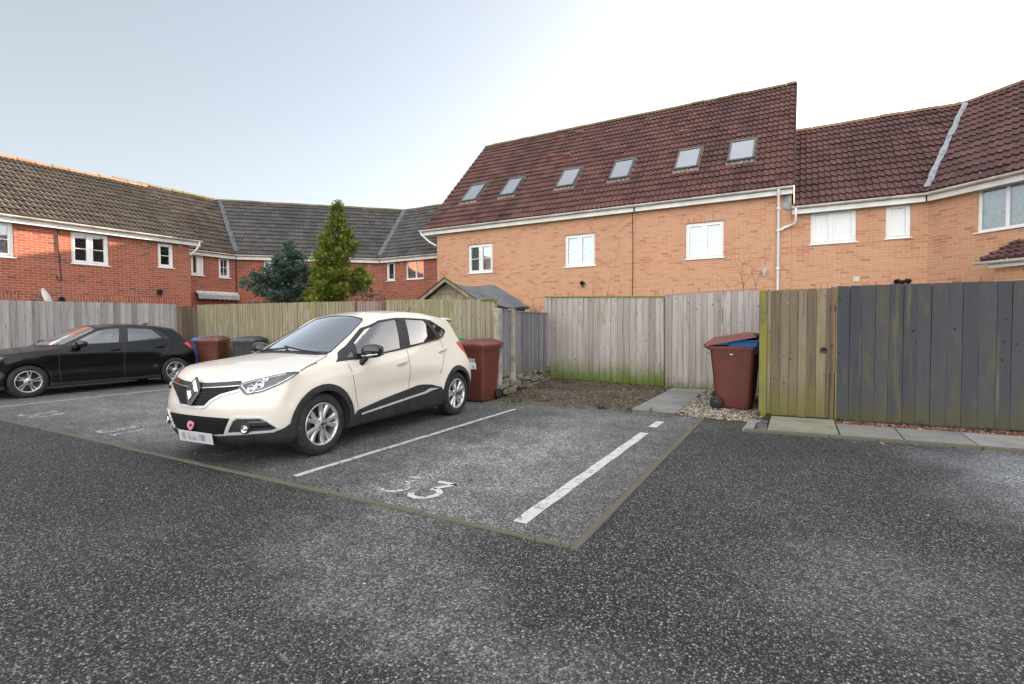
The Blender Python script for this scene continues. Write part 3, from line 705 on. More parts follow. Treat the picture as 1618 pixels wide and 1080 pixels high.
for xa, xb in ((0.97, 1.70), (2.56, 3.30)): skylight(rB, xa, xb, 1.63, 2.86, -0.2, E_, *RD)
for x, v in ((0.86, 4.35), (0.86, 5.95)): cowl_tile(rB, x, v, -0.2, E_, *RD, M['vent_tile'])
downpipe(tB, [(3.99, -0.22, 4.98), (3.99, -0.22, 4.9), (3.99, -0.05, 4.66), (3.99, -0.05, 0.0)], clips_z=((3.99, -.05, 3.9), (3.99, -.05, 2.85), (3.99, -.05, 4.5)))
mb = MB()
for k in range(2): pass
mb.tube([(4.355, -.18, E_ + .03), (4.355, RD[0], RD[1] + .04)], 0.03, 8); mb.build('verge', M['tile_red'], rB)
mb = MB(); mb.add([(4.06, -.012, 4.95), (4.30, -.012, 4.95), (4.30, -.02, 4.46), (4.20, -.03, 4.44), (4.08, -.02, 4.52), (4.12, -.012, 4.75)], [(0, 5, 4, 3, 2, 1)]); mb.build('lead_flashing', M['lead'], tB)

# --- right-hand pair, lower
E2, RD2 = 4.49, (3.35, 7.60); k22 = math.tan(PI / 8); c22, s22 = math.cos(PI / 8), math.sin(PI / 8)
tR, rR = house('low orange brick house with a frosted two-light window under its eaves', (-0.195, 16.05, 0), 0, 0, 2.945, 'brick_buff', 'tile_plum', E2, RD2,
               [(0.45, 1.48, 3.46, 4.33), (2.10, 2.61, 3.47, 4.32)], clips=((2.945, 0, c22, -s22),), roof_x=(0.055, 2.945), gx=(0.0, 2.85), ridge_mat='ridge_terra')
window(tR, 0.45, 1.48, 3.46, 4.33, split=(0.47,), pane='frosted', sash=True); window(tR, 2.10, 2.61, 3.47, 4.32, split=(), pane='frosted')
mb = MB(); mb.box((1.60, -0.012, 4.24), (1.80, 0.01, 4.33)); mb.build('air_brick', M['buff_vent'], tR, bevel=0.003)
soldier(tR, M['brick_buff'], 0.6, 1.2, 2.19); soldier(tR, M['brick_buff'], 1.9, 2.8, 2.19)
mb = MB(); mb.tube([(0.1, -0.22, 4.43), (0.1, -0.22, 4.33), (0.1, -0.2, 4.16), (0.09, -0.10, 4.05), (-0.18, -0.052, 3.96), (-0.27, -0.05, 3.9)], 0.034, 10); mb.build('drainpipe', M['upvc'], tR)
tQ, rQ = house('angled orange brick house with a wide curtained window and a tiled porch', (2.75, 16.05, 0), -PI / 4, 0, 11.5, 'brick_buff', 'tile_plum', E2, RD2,
               [(1.05, 2.75, 3.36, 4.34)], clips=((0, 0, -c22, -s22),), roof_x=(0, 11.7), gx=(0.1, 11.7), ridge_mat='ridge_terra')
window(tQ, 1.05, 2.75, 3.36, 4.34, split=(0.32, 0.68), inside='curtain', sash=False)
# lead in the valley between the two
mb = MB(); a = Vector((0, -.2, E2)); 
def valley(parent, x0, ysign, yr, zr, ze, w=0.11, mat='lead'):
    mb = MB(); n = 14; P = []
    sl = (zr - ze) / (yr + .2)
    for i in range(n):
        y = -.16 + (yr + .12) * i / (n - 1); x = x0 + ysign * y * k22; z = ze + sl * (y + .2) + .125
        P += [(x - w + .015 * math.sin(i * 2.3), y, z), (x, y, z - .008), (x + w + .015 * math.sin(i * 1.7), y, z)]
    mb.add(P, [(3 * i + j, 3 * i + j + 1, 3 * i + j + 4, 3 * i + j + 3) for i in range(n - 1) for j in (0, 1)])
    return mb.build('lead_valley', M[mat], parent)
valley(rR, 2.945, 1, *RD2, E2, 0.065)
# porch of the angled house
mb = MB()
for (a, b, c, d) in (((2.02, -1.0), (5.5, -1.0), None, None), ((2.02, -1.0), (2.02, -0.01), None, None)):
    L = math.hypot(b[0] - a[0], b[1] - a[1])
    P = [(a[0], a[1], -.05), (b[0], b[1], -.05), (b[0], b[1], 2.42), (a[0], a[1], 2.42)]
    if a[0] == b[0]: P = P[::-1]
    mb.add(P, [(0, 1, 2, 3)], uv=[[(0 if p[0] == a[0] and p[1] == a[1] else L, p[2]) for p in P]])
mb.build('porch_wall', M['brick_buff'], tQ)
pr = roof_obj(tiles(1.86, 5.7, -1.16, 2.60, -0.02, 3.05), M['tile_plum'], tQ); pr.name = 'porch_roof'
g = gutter(tQ, 1.76, 5.7, -1.24, 2.57, fascia_h=0.13, soffit_y=-0.99, fx=(1.98, 5.7)); g.name = 'porch_gutter'
soldier(tQ, M['brick_buff'], 0.8, 2.0, 2.16)

# --- the red crescent on the left
tL, rL = house('long red brick house on the left with a sunlit brown roof', (-18.95, 0, 0), PI / 2, -6.0, 10.38, 'brick_red', 'tile_brown', 4.43, (3.4, 6.82),
               [(4.75, 5.69, 3.29, 4.26), (6.97, 7.92, 3.27, 4.22), (9.34, 9.83, 3.38, 4.19), (4.5, 5.7, 1.1, 2.12), (6.95, 7.95, 1.1, 2.12), (8.3, 9.83, 0.1, 2.12)],
               roof_x=(-6.2, 10.66), gx=(-6.2, 10.70), ridge_mat='ridge_terra')
window(tL, 4.75, 5.69, 3.29, 4.26, inside='curtain', bar=0.5); window(tL, 6.97, 7.92, 3.27, 4.22, bar=0.48); window(tL, 9.34, 9.83, 3.38, 4.19, split=(), bar=0.5)
window(tL, 4.5, 5.7, 1.1, 2.12); window(tL, 6.95, 7.95, 1.1, 2.12); window(tL, 8.3, 9.83, 0.1, 2.12, sill=False)
for a, b in ((4.5, 5.7), (6.95, 7.95), (8.3, 9.83)): soldier(tL, M['brick_red'], a - .06, b + .06, 2.125)
mb = MB(); mb.tube([(6.66, -.012, 4.2), (6.67, -.014, 3.4), (6.70, -.014, 2.78), (6.67, -.014, 2.70), (6.61, -.012, 2.76), (6.60, -.012, 2.85)], 0.013, 6); mb.build('cable', M['cable'], tL)
mb = MB(); mb.box((9.98, -.012, 4.14), (10.13, .01, 4.22)); mb.build('air_brick', M['buff_vent'], tL, bevel=.003)
mb = MB(); mb.tube([(10.6, -.22, 4.38), (10.6, -.22, 4.26), (10.55, -.12, 4.1), (10.42, .05, 3.9)], .034, 10); mb.build('drainpipe', M['upvc'], tL)
t2, r2 = house('narrow red brick house set back behind a scalloped awning', (-21.2, 10.4, 0), PI / 2, 0, 3.10, 'brick_red', 'tile_brown', 4.42, (3.3, 7.40),
               [(1.25, 1.77, 3.42, 4.28), (2.37, 2.86, 3.40, 4.27)], roof_x=(0.05, 3.1), clips=((3.10, 0, c22, -s22),), gx=(0.0, 3.0))
window(t2, 1.25, 1.77, 3.42, 4.28, split=(0.62,)); window(t2, 2.37, 2.86, 3.40, 4.27, split=(), bar=0.5, bars_v=True)
mb = MB(); mb.box((2.0, -.012, 4.15), (2.16, .01, 4.22)); mb.build('air_brick', M['buff_vent'], t2, bevel=.003)
valley(r2, 3.10, 1, 3.3, 7.4, 4.42, 0.12, 'lead_dark')
t3, r3 = house('red brick house turned at an angle behind the two conifers', (-21.2, 13.5, 0), PI / 4, 0, 6.08, 'brick_red', 'tile_grey', 4.42, (3.3, 7.40),
               [(1.12, 2.0, 3.50, 4.28)], clips=((0, 0, -c22, -s22), (6.08, 0, c22, -s22)), gx=(0.08, 6.0))
window(t3, 1.12, 2.0, 3.50, 4.28, split=(), pane='frosted')
mb = MB(); mb.tube([(0.03, -.03, 0), (0.03, -.03, 4.2)], 0.02, 8); mb.build('cable', M['cable'], t3)
valley(r3, 6.08, 1, 3.3, 7.4, 4.42, 0.10, 'lead_dark')
t4, r4 = house('far red brick house with warm curtains between the tall conifer and the orange gable', (-16.90, 17.8, 0), 0, 0, 4.58, 'brick_red', 'tile_grey', 4.42, (3.3, 7.40),
               [(0.33, 0.84, 3.39, 4.26), (1.49, 2.50, 3.40, 4.25)], clips=((0, 0, -c22, -s22),), gx=(0.08, 4.56))
window(t4, 0.33, 0.84, 3.39, 4.26, split=(), inside='curtain'); window(t4, 1.49, 2.50, 3.40, 4.25, split=(0.55,), inside='curtain_warm', sash=False)
mb = MB(); mb.box((1.16, -.012, 4.10), (1.32, .01, 4.18)); mb.build('air_brick', M['buff_vent'], t4, bevel=.003)

# --- things fixed to the walls
def wall_lamp(name, label, loc, rotz, kind):
    t = thing(name, label, 'lamp', loc, rotz)
    m = M['black_metal'] if kind != 'white' else M['white_metal']
    mb = MB()
    if kind == 'lantern':
        mb.box((-.04, -.02, -.07), (.04, 0, .07)); mb.build('backplate', m, t, bevel=.006)
        mb = MB(); mb.tube([(0, -.02, 0), (0, -.07, .05), (0, -.12, .05)], .012, 8); mb.build('arm', m, t)
        mb = MB(); mb.lathe([(-.14, .01), (-.12, .055), (.0, .07), (.02, .085), (.06, .03), (.075, .012)], 10, 'z', (0, -.12, 0.02), smooth=False); mb.build('lantern', m, t)
    else:
        mb.lathe([(0, .055), (-.03, .05), (-.035, 0.0)], 16, 'y'); mb.build('backplate', m, t)
        for s in ((-1, 1) if kind == 'twin' else (0,)):
            h = MB(); q = Vector((s * .09, -.10, .02)); h.tube([(s * .02, -.02, -0.02), tuple(q)], .014, 8)
            d = Vector((s * .5, -.75, -.35)).normalized()
            h.tube([tuple(q - d * .05), tuple(q - d * .03), tuple(q + d * .05), tuple(q + d * .07)], [.03, .05, .062, .064], 14); h.build('lamp_head', m, t)
        if kind != 'twin':
            h = MB(); h.lathe([(-.11, .0), (-.105, .03), (-.07, .038), (-.05, .03)], 12, 'z', (0, -.07, -.02)); h.build('sensor', M['black_plastic'] if kind != 'white' else m, t)
    return t
wall_lamp('wall_lamp', 'small black security lamp on the orange wall below the middle window', (-6.25, 16.035, 2.71), 0, 'spot')
wall_lamp('wall_lamp', 'white security lamp beside the white drainpipe', (-0.85, 16.035, 2.80), 0, 'white')
wall_lamp('wall_lamp', 'black twin spotlight just above the blue grey fence', (2.25, 16.035, 2.36), 0, 'twin')
wall_lamp('wall_lantern', 'black lantern on the red brick wall under the small window', (-18.935, 9.31, 2.53), PI / 2, 'lantern')
wall_lamp('wall_lantern', 'dark lamp on the red wall next to the satellite dish', (-18.935, 6.66, 2.16), PI / 2, 'lantern')
o = MB(); o.box((1.42, -.02, 2.41), (1.57, .0, 2.54)); o.box((1.435, -.026, 2.425), (1.555, -.02, 2.525)); v = o.build('wall_vent', M['cream_vent'], bevel=.004, loc=(-0.195, 16.048, 0)); tag(v, 'square cream vent on the orange wall above the blue fence', 'vent')
t = thing('satellite_dish', 'white satellite dish showing above the grey fence', 'satellite dish', (-18.93, 6.2, 2.05), PI / 2)
mb = MB(); n = 24; P = []
for j in range(6):
    r = j / 5
    for k in range(n): a = 2 * PI * k / n; P.append((0.27 * r * math.cos(a), 0.06 * r * r, 0.33 * r * math.sin(a)))
mb.grid(P, n, 6, wrap=True); d = mb.build('dish', M['white_metal'], t); d.location = (0.1, -.38, .12); d.rotation_euler = (math.radians(-18), 0, math.radians(52))
mb = MB(); mb.tube([(0, 0, -.1), (0, -.15, -.1), (0.05, -.3, .05)], .02, 8); mb.build('bracket', M['white_metal'], t)
mb = MB(); mb.tube([(-.02, -.36, -.2), (-.25, -.45, -.1), (-.22, -.5, .05)], .012, 6); mb.lathe([(0, .03), (.09, .03), (.09, 0)], 10, 'z', (-.22, -.5, .04)); mb.build('receiver_arm', M['skyframe'], t)
t = thing('awning', 'grey rolled out awning with a scalloped edge on the set back red house', 'awning', (-21.2, 11.75, 2.5), PI / 2)
mb = MB(); mb.box((0, -.16, .2), (1.75, -.01, .29)); mb.build('cassette', M['white_metal'], t, bevel=.02)
mb = MB(); n = 71; P = []
for j, (y, z) in enumerate(((-.14, .22), (-.26, .17), (-.27, .13), (-.27, 0.0))):
    for k in range(n):
        u = k / (n - 1); P.append((0.0 + 1.75 * u, y, z - (0.045 * abs(math.sin(u * PI * 9)) if j == 3 else 0)))
mb.grid(P, n, 4, smooth=False); mb.build('valance', M['awning'], t)
mb = MB(); mb.box((0, -.275, .14), (1.75, -.245, .175)); mb.build('front_bar', M['white_metal'], t)
# ------------------------------------------------------------------ fences
M['wood_grey'] = wood_mat('silver_grey_boards', [(0.17, 0.15, 0.14), (0.29, 0.27, 0.265), (0.37, 0.35, 0.345)], (0.12, 0.13, 0.05), 0.05, 0.3, 0.3)
M['wood_brown'] = wood_mat('old_brown_boards', [(0.075, 0.055, 0.042), (0.13, 0.095, 0.07), (0.19, 0.15, 0.115)], (0.12, 0.13, 0.05), 0.1, 0.3, 0.3)
M['wood_green'] = wood_mat('green_stained_boards', [(0.20, 0.165, 0.115), (0.30, 0.26, 0.18), (0.38, 0.345, 0.265)], (0.175, 0.155, 0.048), 0.40, 0.5, 0.35)
M['wood_pink'] = wood_mat('pinkish_boards', [(0.20, 0.14, 0.13), (0.28, 0.20, 0.185), (0.33, 0.25, 0.23)], (0.16, 0.15, 0.05), 0.0, 0.3, 0.3)
M['wood_blue'] = wood_mat('bluish_grey_boards', [(0.115, 0.105, 0.11), (0.20, 0.19, 0.205), (0.29, 0.28, 0.295)], (0.10, 0.115, 0.035), 0.05, 0.75, 0.75)
M['wood_pale'] = wood_mat('pale_pinkish_grey_boards', [(0.23, 0.19, 0.17), (0.34, 0.295, 0.27), (0.43, 0.385, 0.36)], (0.13, 0.185, 0.022), 0.05, 0.66, 1.0, knots=0.95)
M['wood_pale_clean'] = wood_mat('pale_gate_boards', [(0.23, 0.19, 0.17), (0.34, 0.295, 0.27), (0.43, 0.385, 0.36)], (0.15, 0.15, 0.05), 0.0, 0.25, 0.7, knots=0.95)
M['wood_gate'] = wood_mat('mossy_gate_boards', [(0.105, 0.08, 0.056), (0.175, 0.135, 0.095), (0.245, 0.195, 0.145)], (0.145, 0.135, 0.03), 0.20, 0.8, 0.75)
M['wood_moss'] = wood_mat('moss_covered_post', [(0.12, 0.10, 0.055), (0.18, 0.155, 0.075), (0.23, 0.20, 0.11)], (0.20, 0.195, 0.04), 0.8, 0.6, 0.4)
M['wood_paint'] = wood_mat('blue_painted_boards', [(0.095, 0.08, 0.055), (0.13, 0.11, 0.075), (0.16, 0.14, 0.10)], (0.10, 0.095, 0.036), 0.17, 0.45, 0.6, paint=(0.058, 0.061, 0.071), paint_amt=0.66)
M['post_conc'] = plain('concrete_post', (0.36, 0.33, 0.275), 0.9, dirt=0.3, scale=4, bump=0.002)
M['rubble'] = plain('rubble_stone', (0.20, 0.18, 0.14), 0.95, dirt=0.4, scale=8, bump=0.004)

def boards(name, mat, parent, L, z0, z1, bw=0.125, thick=0.018, feather=True, z0b=None, z1b=None, jit=0.006, rot_jit=0.004, y=0.0, flip=False, ov=0.018, slit=0.020):
    """vertical boards along local x from 0 to L; the top and bottom may run out of level"""
    mb = MB(); x = 0.0; z0b = z0 if z0b is None else z0b; z1b = z1 if z1b is None else z1b
    while x < L - 0.01:
        w = min(bw * random.uniform(0.9, 1.1), L - x); u0, u1 = x / L, (x + w) / L
        t0, t1 = z1 + (z1b - z1) * u0 + random.uniform(-jit, jit), z1 + (z1b - z1) * u1 + random.uniform(-jit, jit); b0 = z0 + (z0b - z0) * u0 + random.uniform(-jit, jit)
        r = random.uniform(-rot_jit, rot_jit); yo = y + random.uniform(-.003, .003)
        ya, yb = (yo - .010, yo - .010 - slit) if feather else (yo - random.uniform(0, .006), yo - random.uniform(0, .006))
        e = x + w + (ov if feather else -0.004)
        if flip: ya, yb = (yo - .010 - slit, yo - .010)
        n = 5; P = []
        for k in range(n):
            f = k / (n - 1); za, zb2 = b0 + (t0 - b0) * f, b0 + (t1 - b0) * f; bend = 0.004 * math.sin(f * PI) * random.uniform(-1, 1)
            P += [(x + r * f, ya + bend, za), (e + r * f, yb + bend, zb2), (e + r * f, yb + thick * .6 + bend, zb2), (x + r * f, ya + thick + bend, za)]
        F = [(3, 2, 1, 0), (4 * n - 4, 4 * n - 3, 4 * n - 2, 4 * n - 1)]
        for k in range(n - 1):
            for j in range(4): F.append((4 * k + j, 4 * k + (j + 1) % 4, 4 * k + 4 + (j + 1) % 4, 4 * k + 4 + j))
        mb.add(P, F, rnd=random.random()); x += w
    if not feather: mb.box((0.0, y + thick + .001, min(z0, z0b) + .03), (L, y + thick + .012, min(z1, z1b) - .03), rnd=.02)      # close backing, so the joints read dark
    return mb.build(name, mat, parent)

def rail(parent, mat, x0, x1, y, z, h=0.04, d=0.05, zb=None, name='cap_rail'):
    mb = MB(); zb = z if zb is None else zb
    P = [(x0, y - d / 2, z), (x1, y - d / 2, zb), (x1, y + d / 2, zb), (x0, y + d / 2, z), (x0, y - d / 2, z + h), (x1, y - d / 2, zb + h), (x1, y + d / 2, zb + h), (x0, y + d / 2, z + h)]
    mb.add(P, [(0, 3, 2, 1), (4, 5, 6, 7), (0, 1, 5, 4), (1, 2, 6, 5), (2, 3, 7, 6), (3, 0, 4, 7)], rnd=random.random())
    return mb.build(name, mat, parent, bevel=.004)
def post(parent, mat, x, y, z0, z1, w=0.09, d=0.09, name='post', bev=.006):
    mb = MB(); mb.box((x - w / 2, y - d / 2, z0), (x + w / 2, y + d / 2, z1), rnd=random.random()); return mb.build(name, mat, parent, bevel=bev)
def run(a, b): return math.hypot(b[0] - a[0], b[1] - a[1]), math.atan2(b[1] - a[1], b[0] - a[0])

# left: silver boards (seen from +x, so local x runs towards +Y)
t = thing('board_fence', 'weathered silver grey board fence behind the black car', 'fence', (-15.5, -1.0, 0), PI / 2)
boards('panel', M['wood_grey'], t, 9.05, 0.05, 1.93, 0.135, z1b=1.985)
for x in (0.0, 3.0, 6.0, 9.0): post(t, M['wood_grey'], x, 0.08, -.1, 1.95)
for z in (0.4, 1.5): rail(t, M['wood_grey'], 0, 9.05, 0.05, z, .07, .04, name='rail')
t = thing('board_fence', 'short dark brown fence piece in the corner beside the silver fence', 'fence', (-15.5, 8.06, 0), PI / 2)
boards('panel', M['wood_brown'], t, 0.56, 0.05, 1.925, 0.12, z1b=1.90); post(t, M['wood_brown'], .52, -.02, -.1, 1.90, .11, .1)
# the long green-stained fence behind the cars
A, B = (-15.42, 8.62), (-4.97, 8.25); L, ang = run(A, B)
t = thing('board_fence', 'long green stained board fence behind the cream car', 'fence', (*A, 0), ang)
xm0, xm1 = 6.70, 7.62
boards('panel', M['wood_green'], t, xm0, 0.04, 1.985, 0.115, z1b=1.90, slit=.012)
p = boards('panel', M['wood_pink'], t, xm1 - xm0 - .03, 0.05, 1.895, 0.10, z1b=1.885); p.location = (xm0 + .02, 0.01, 0); p['label'] = 'pinkish replacement panel'
p = boards('panel', M['wood_green'], t, L - xm1 - .03, 0.04, 1.90, 0.115, z1b=1.83, slit=.012); p.location = (xm1 + .02, 0, 0)
for x, z in ((xm0, 1.89), (xm1 - .02, 1.87)): post(t, M['wood_brown'], x, -.012, -.1, z, .05, .05)
post(t, M['wood_green'], L - .03, .02, -.1, 1.85, .07, .08)
mb = MB(); mb.box((L - .30, -.05, 1.815), (L + .05, .02, 1.85)); mb.box((L - .02, -.075, 1.78), (L + .06, -.03, 1.83)); mb.build('cap_rail', M['wood_moss'], t, bevel=.004)
# low closeboard run between concrete posts
A, B = (-4.83, 8.10), (-5.20, 11.0); L, ang = run(A, B)
t = thing('closeboard_fence', 'low grey closeboard fence between two concrete posts', 'fence', (*A, 0), ang)
p1 = 0.62
pn = boards('panel', M['wood_blue'], t, p1 - .16, 0.36, 1.625, 0.085, flip=True, z1b=1.62); pn.location = (0.10, 0.0, 0)
pn = boards('panel', M['wood_blue'], t, L - p1 - .1, 0.30, 1.61, 0.085, flip=True, z1b=1.60); pn.location = (p1 + .07, 0, 0)
mb = MB(); mb.box((-.075, -.05, -.1), (.075, .055, 1.65), taper=None); mb.build('post', M['post_conc'], t, bevel=.012)
mb = MB(); mb.box((p1 - .055, -.085, -.1), (p1 + .055, .03, 1.66)); mb.build('post', M['post_conc'], t, bevel=.012)
rail(t, M['wood_blue'], .08, p1 - .06, -.01, 1.615, .025, .045); rail(t, M['wood_blue'], p1 + .06, L, -.01, 1.60, .025, .045)
mb = MB()
for k in range(46):
    x = random.uniform(.08, L - .1); z = random.choice([.03, .09, .15, .21, .27]) + .05 * x / L; w = random.uniform(.06, .16); h = random.uniform(.035, .06); y = -.03 + random.uniform(-.03, .015) - (.03 if z < .1 else 0)
    Mx = Matrix.Translation((x, y, z)) @ Matrix.Rotation(random.uniform(-.12, .12), 4, 'Y') @ Matrix.Rotation(random.uniform(-.3, .3), 4, 'Z')
    mb.box((-w, -.05, -h), (w, .05, h), rnd=random.random(), M=Mx)
mb.build('rubble_base', M['rubble'], t, bevel=.012)
mb = MB(); mb.box((.1, .02, -.1), (L, .06, .40)); mb.build('gravel_board', M['rubble'], t)
# back fence, gate and short panel
t = thing('board_fence', 'pale board fence with a bright green mossy foot, behind the dirt patch', 'fence', (-5.24, 11.0, 0), math.atan2(-0.03, 2.79))
boards('panel', M['wood_pale'], t, 2.76, 0.10, 1.985, 0.135, thick=.02, z0b=0.015, z1b=1.905, ov=.01)
rail(t, M['wood_moss'], -.02, 2.78, -.005, 1.985, .03, .075, zb=1.905)
post(t, M['wood_pale'], .03, -.02, -.1, 1.97, .09, .05); post(t, M['wood_pale'], 2.74, .08, -.1, 1.9)
for z in (.4, 1.6): rail(t, M['wood_pale'], 0, 2.76, .05, z, .08, .04, name='rail')
t = thing('garden_gate', 'pale ungarnished board gate at the end of the slab path', 'gate', (-2.42, 10.96, 0))
t['label'] = 'pale board gate standing at the end of the slab path'
boards('panel', M['wood_pale_clean'], t, 1.09, 0.03, 1.935, 0.12, thick=.02, z1b=1.955, ov=.006)
rail(t, M['wood_pale_clean'], -.01, 1.1, -.005, 1.945, .022, .06, zb=1.985); post(t, M['wood_pale_clean'], 0.0, .0, 0.0, 1.96, .022, .05, name='frame')
for z in (.4, 1.6): rail(t, M['wood_pale_clean'], 0, 1.08, .05, z, .08, .04, name='rail')
t = thing('board_fence', 'narrow pale fence panel behind the brown bin with the raised lid', 'fence', (-1.31, 10.97, 0))
boards('panel', M['wood_pale_clean'], t, 0.98, 0.02, 1.97, 0.13, thick=.02, z1b=1.975, ov=.006)
rail(t, M['wood_pale_clean'], 0, .62, -.01, 1.985, .02, .06, zb=2.015); post(t, M['wood_pale_clean'], .0, .0, 0, 2.0, .02, .05, name='frame')
# return fence from the gate post to the back (dark gap behind the bin)
A, B = (-0.40, 8.36), (-0.42, 10.95); L, ang = run(A, B)
t = thing('board_fence', 'dark side fence running back in the gap behind the brown bin', 'fence', (*A, 0), ang)
boards('panel', M['wood_brown'], t, L, 0.03, 1.84, 0.13, flip=True)
# mossy gate on the right
A, B = (-0.49, 8.20), (0.455, 8.265); L, ang = run(A, B)
t = thing('garden_gate', 'moss stained brown board gate with a ring latch', 'gate', (*A, 0), ang)
post(t, M['wood_moss'], .045, .0, -.1, 1.815, .095, .10, name='post')
post(t, M['wood_gate'], .12, .01, 0.05, 1.815, .05, .06, name='frame')
p = boards('panel', M['wood_gate'], t, L - .15 - .075, 0.035, 1.815, .108, feather=False, z1b=1.825, thick=.02); p.location = (.15, .0, 0)
post(t, M['wood_brown'], L - .05, -.006, .01, 1.835, .045, .06, name='frame'); 
for z in (.35, 1.5): rail(t, M['wood_gate'], .1, L, .05, z, .09, .04, name='rail')
mb = MB(); n = 20; P = []
mb.lathe([(-.004, .030), (-.008, .030), (-.010, .026), (-.010, 0)], 20, 'y', (L - .15, -.005, .985))
ring = [(L - .15 + .034 * math.sin(a), -.022, .972 - .034 * math.cos(a)) for a in np.linspace(0, 2 * PI, 22)]
mb.tube(ring, .006, 6, caps=False); mb.build('ring_latch', M['black_metal'], t)
mb = MB(); mb.tube([(.35, -.006, 1.63), (.36, -.012, 1.63)], .006, 6); mb.build('nail', M['white_metal'], t)
# blue-grey painted fence
A, B = (0.462, 8.262), (7.6, 8.68); L, ang = run(A, B)
t = thing('painted_fence', 'tall fence of boards painted blue grey and streaked with moss', 'fence', (*A, 0), ang)
boards('panel', M['wood_paint'], t, L, 0.03, 1.845, .152, feather=False, thick=.022, z1b=1.845, jit=.004)
post(t, M['wood_moss'], -.008, .03, 0, 1.84, .02, .07)
for x in (.05, 1.9, 3.8, 5.6, 7.0): post(t, M['wood_paint'], x, .1, -.1, 1.82)
for z in (.35, 1.5): rail(t, M['wood_paint'], 0, L, .05, z, .09, .04, name='rail')

# ------------------------------------------------------------------ shed
M['felt'] = plain('roofing_felt', (0.12, 0.128, 0.138), 0.9, dirt=0.2, scale=1.6, bump=0.004)
M['felt_edge'] = plain('felt_edge', (0.05, 0.05, 0.052), 0.9)
M['shed_wood'] = wood_mat('old_shed_wood', [(0.09, 0.07, 0.05), (0.22, 0.18, 0.12), (0.33, 0.28, 0.20)], (0.10, 0.09, 0.04), 0.2)
t = thing('garden_shed', 'old wooden shed with a sagging grey felt roof behind the green fence', 'shed', (-6.83, 9.3, 0))
hw, ez, rz, ln = 1.02, 1.76, 2.37, 2.1
def rooff(u, v):   # u across -1..1, v along 0..1
    s = abs(u); z = rz - (rz - ez) * s ** 1.05; z -= 0.10 * math.sin(PI * min(1, v * 1.15)) * (1 - s) * 1.1 + 0.03 * math.sin(v * 9 + u * 3) * (0.3 + s * .5)
    return (u * hw, v * ln - .12, z)
mb = MB(); nu, nv = 25, 22
mb.grid([rooff(-1 + 2 * i / (nu - 1), j / (nv - 1)) for j in range(nv) for i in range(nu)], nu, nv)
mb.build('roof', M['felt'], t)
mb = MB()
for i in range(24):
    for sgn in (1,):
        a = rooff(sgn, i / 24); b = rooff(sgn, (i + 1) / 24); d = .05 + .02 * math.sin(i * 2.1)
        mb.quad((a[0] + .012, a[1], a[2] + .004), (b[0] + .012, b[1], b[2] + .004), (b[0] + .004, b[1], b[2] - d), (a[0] + .004, a[1], a[2] - d))
mb.build('felt_edge', M['felt_edge'], t)
mb = MB()
for i in range(int(hw * 2 / .12)):
    pass
zz = 0.0
while zz < rz - .1:
    z2 = min(zz + .12, rz - .06); w = hw - .08
    if zz > ez - .1: w = max(.03, (hw - .05) * (rz - zz - .06) / (rz - ez))
    w2 = w if z2 <= ez - .02 else max(.01, (hw - .05) * (rz - z2 - .04) / (rz - ez)); w2 = min(w, w2)
    mb.add([(-w, -.0, zz), (w, -.0, zz), (w2, .014, z2), (-w2, .014, z2)], [(0, 1, 2, 3)], rnd=random.random()); zz = z2
mb.build('gable_boards', M['shed_wood'], t)
mb = MB(); w = hw - .08; mb.box((w - .02, 0, -.03), (w, ln - .2, ez - .02)); mb.box((-w, 0, -.03), (-w + .02, ln - .2, ez - .02)); mb.box((-w, ln - .22, -.03), (w, ln - .2, ez)); mb.build('walls', M['shed_wood'], t)
mb = MB()
for s in (-1, 1):
    P = [(0, -.13, rz + .03), (s * hw * 1.02, -.13, ez + .0), (s * hw * 1.02, -.13, ez - .09), (0, -.13, rz - .06)]
    mb.add(P + [(a, b + .02, c) for a, b, c in P], [(0, 1, 2, 3), (4, 7, 6, 5), (0, 4, 5, 1), (2, 6, 7, 3)], rnd=.95)
mb.build('bargeboard', M['shed_wood'], t)
mb = MB(); mb.tube([(-hw * .98, -.14, ez + .04), (0, -.14, rz + .035), (hw * .98, -.14, ez + .04)], .012, 6); mb.build('felt_trim', M['felt_edge'], t)

# ------------------------------------------------------------------ wheelie bins
def bin_mats(nm, col): M[nm] = plain(nm, col, 0.48, dirt=0.14, scale=4, bump=0.0006); M[nm + '_lid'] = plain(nm + '_lid', tuple(min(1, c * 1.25 + .01) for c in col), 0.42, dirt=0.22, scale=3)
bin_mats('bin_brown', (0.118, 0.029, 0.018)); bin_mats('bin_blue', (0.015, 0.11, 0.36)); bin_mats('bin_grey', (0.032, 0.036, 0.044)); bin_mats('bin_green', (0.012, 0.17, 0.085))
M['bin_tyre'] = plain('bin_wheel_rubber', (0.01, 0.01, 0.011), 0.6); M['bin_hub'] = plain('bin_hub', (0.028, 0.029, 0.031), 0.5)
def rrect(hx, hy, r, n=5, cx=0, cy=0):
    P = []
    for (sx, sy, a0) in ((1, 1, 0), (-1, 1, PI / 2), (-1, -1, PI), (1, -1, 3 * PI / 2)):
        for k in range(n): a = a0 + PI / 2 * k / (n - 1); P.append((cx + sx * (hx - r) + r * math.cos(a), cy + sy * (hy - r) + r * math.sin(a)))
    return P
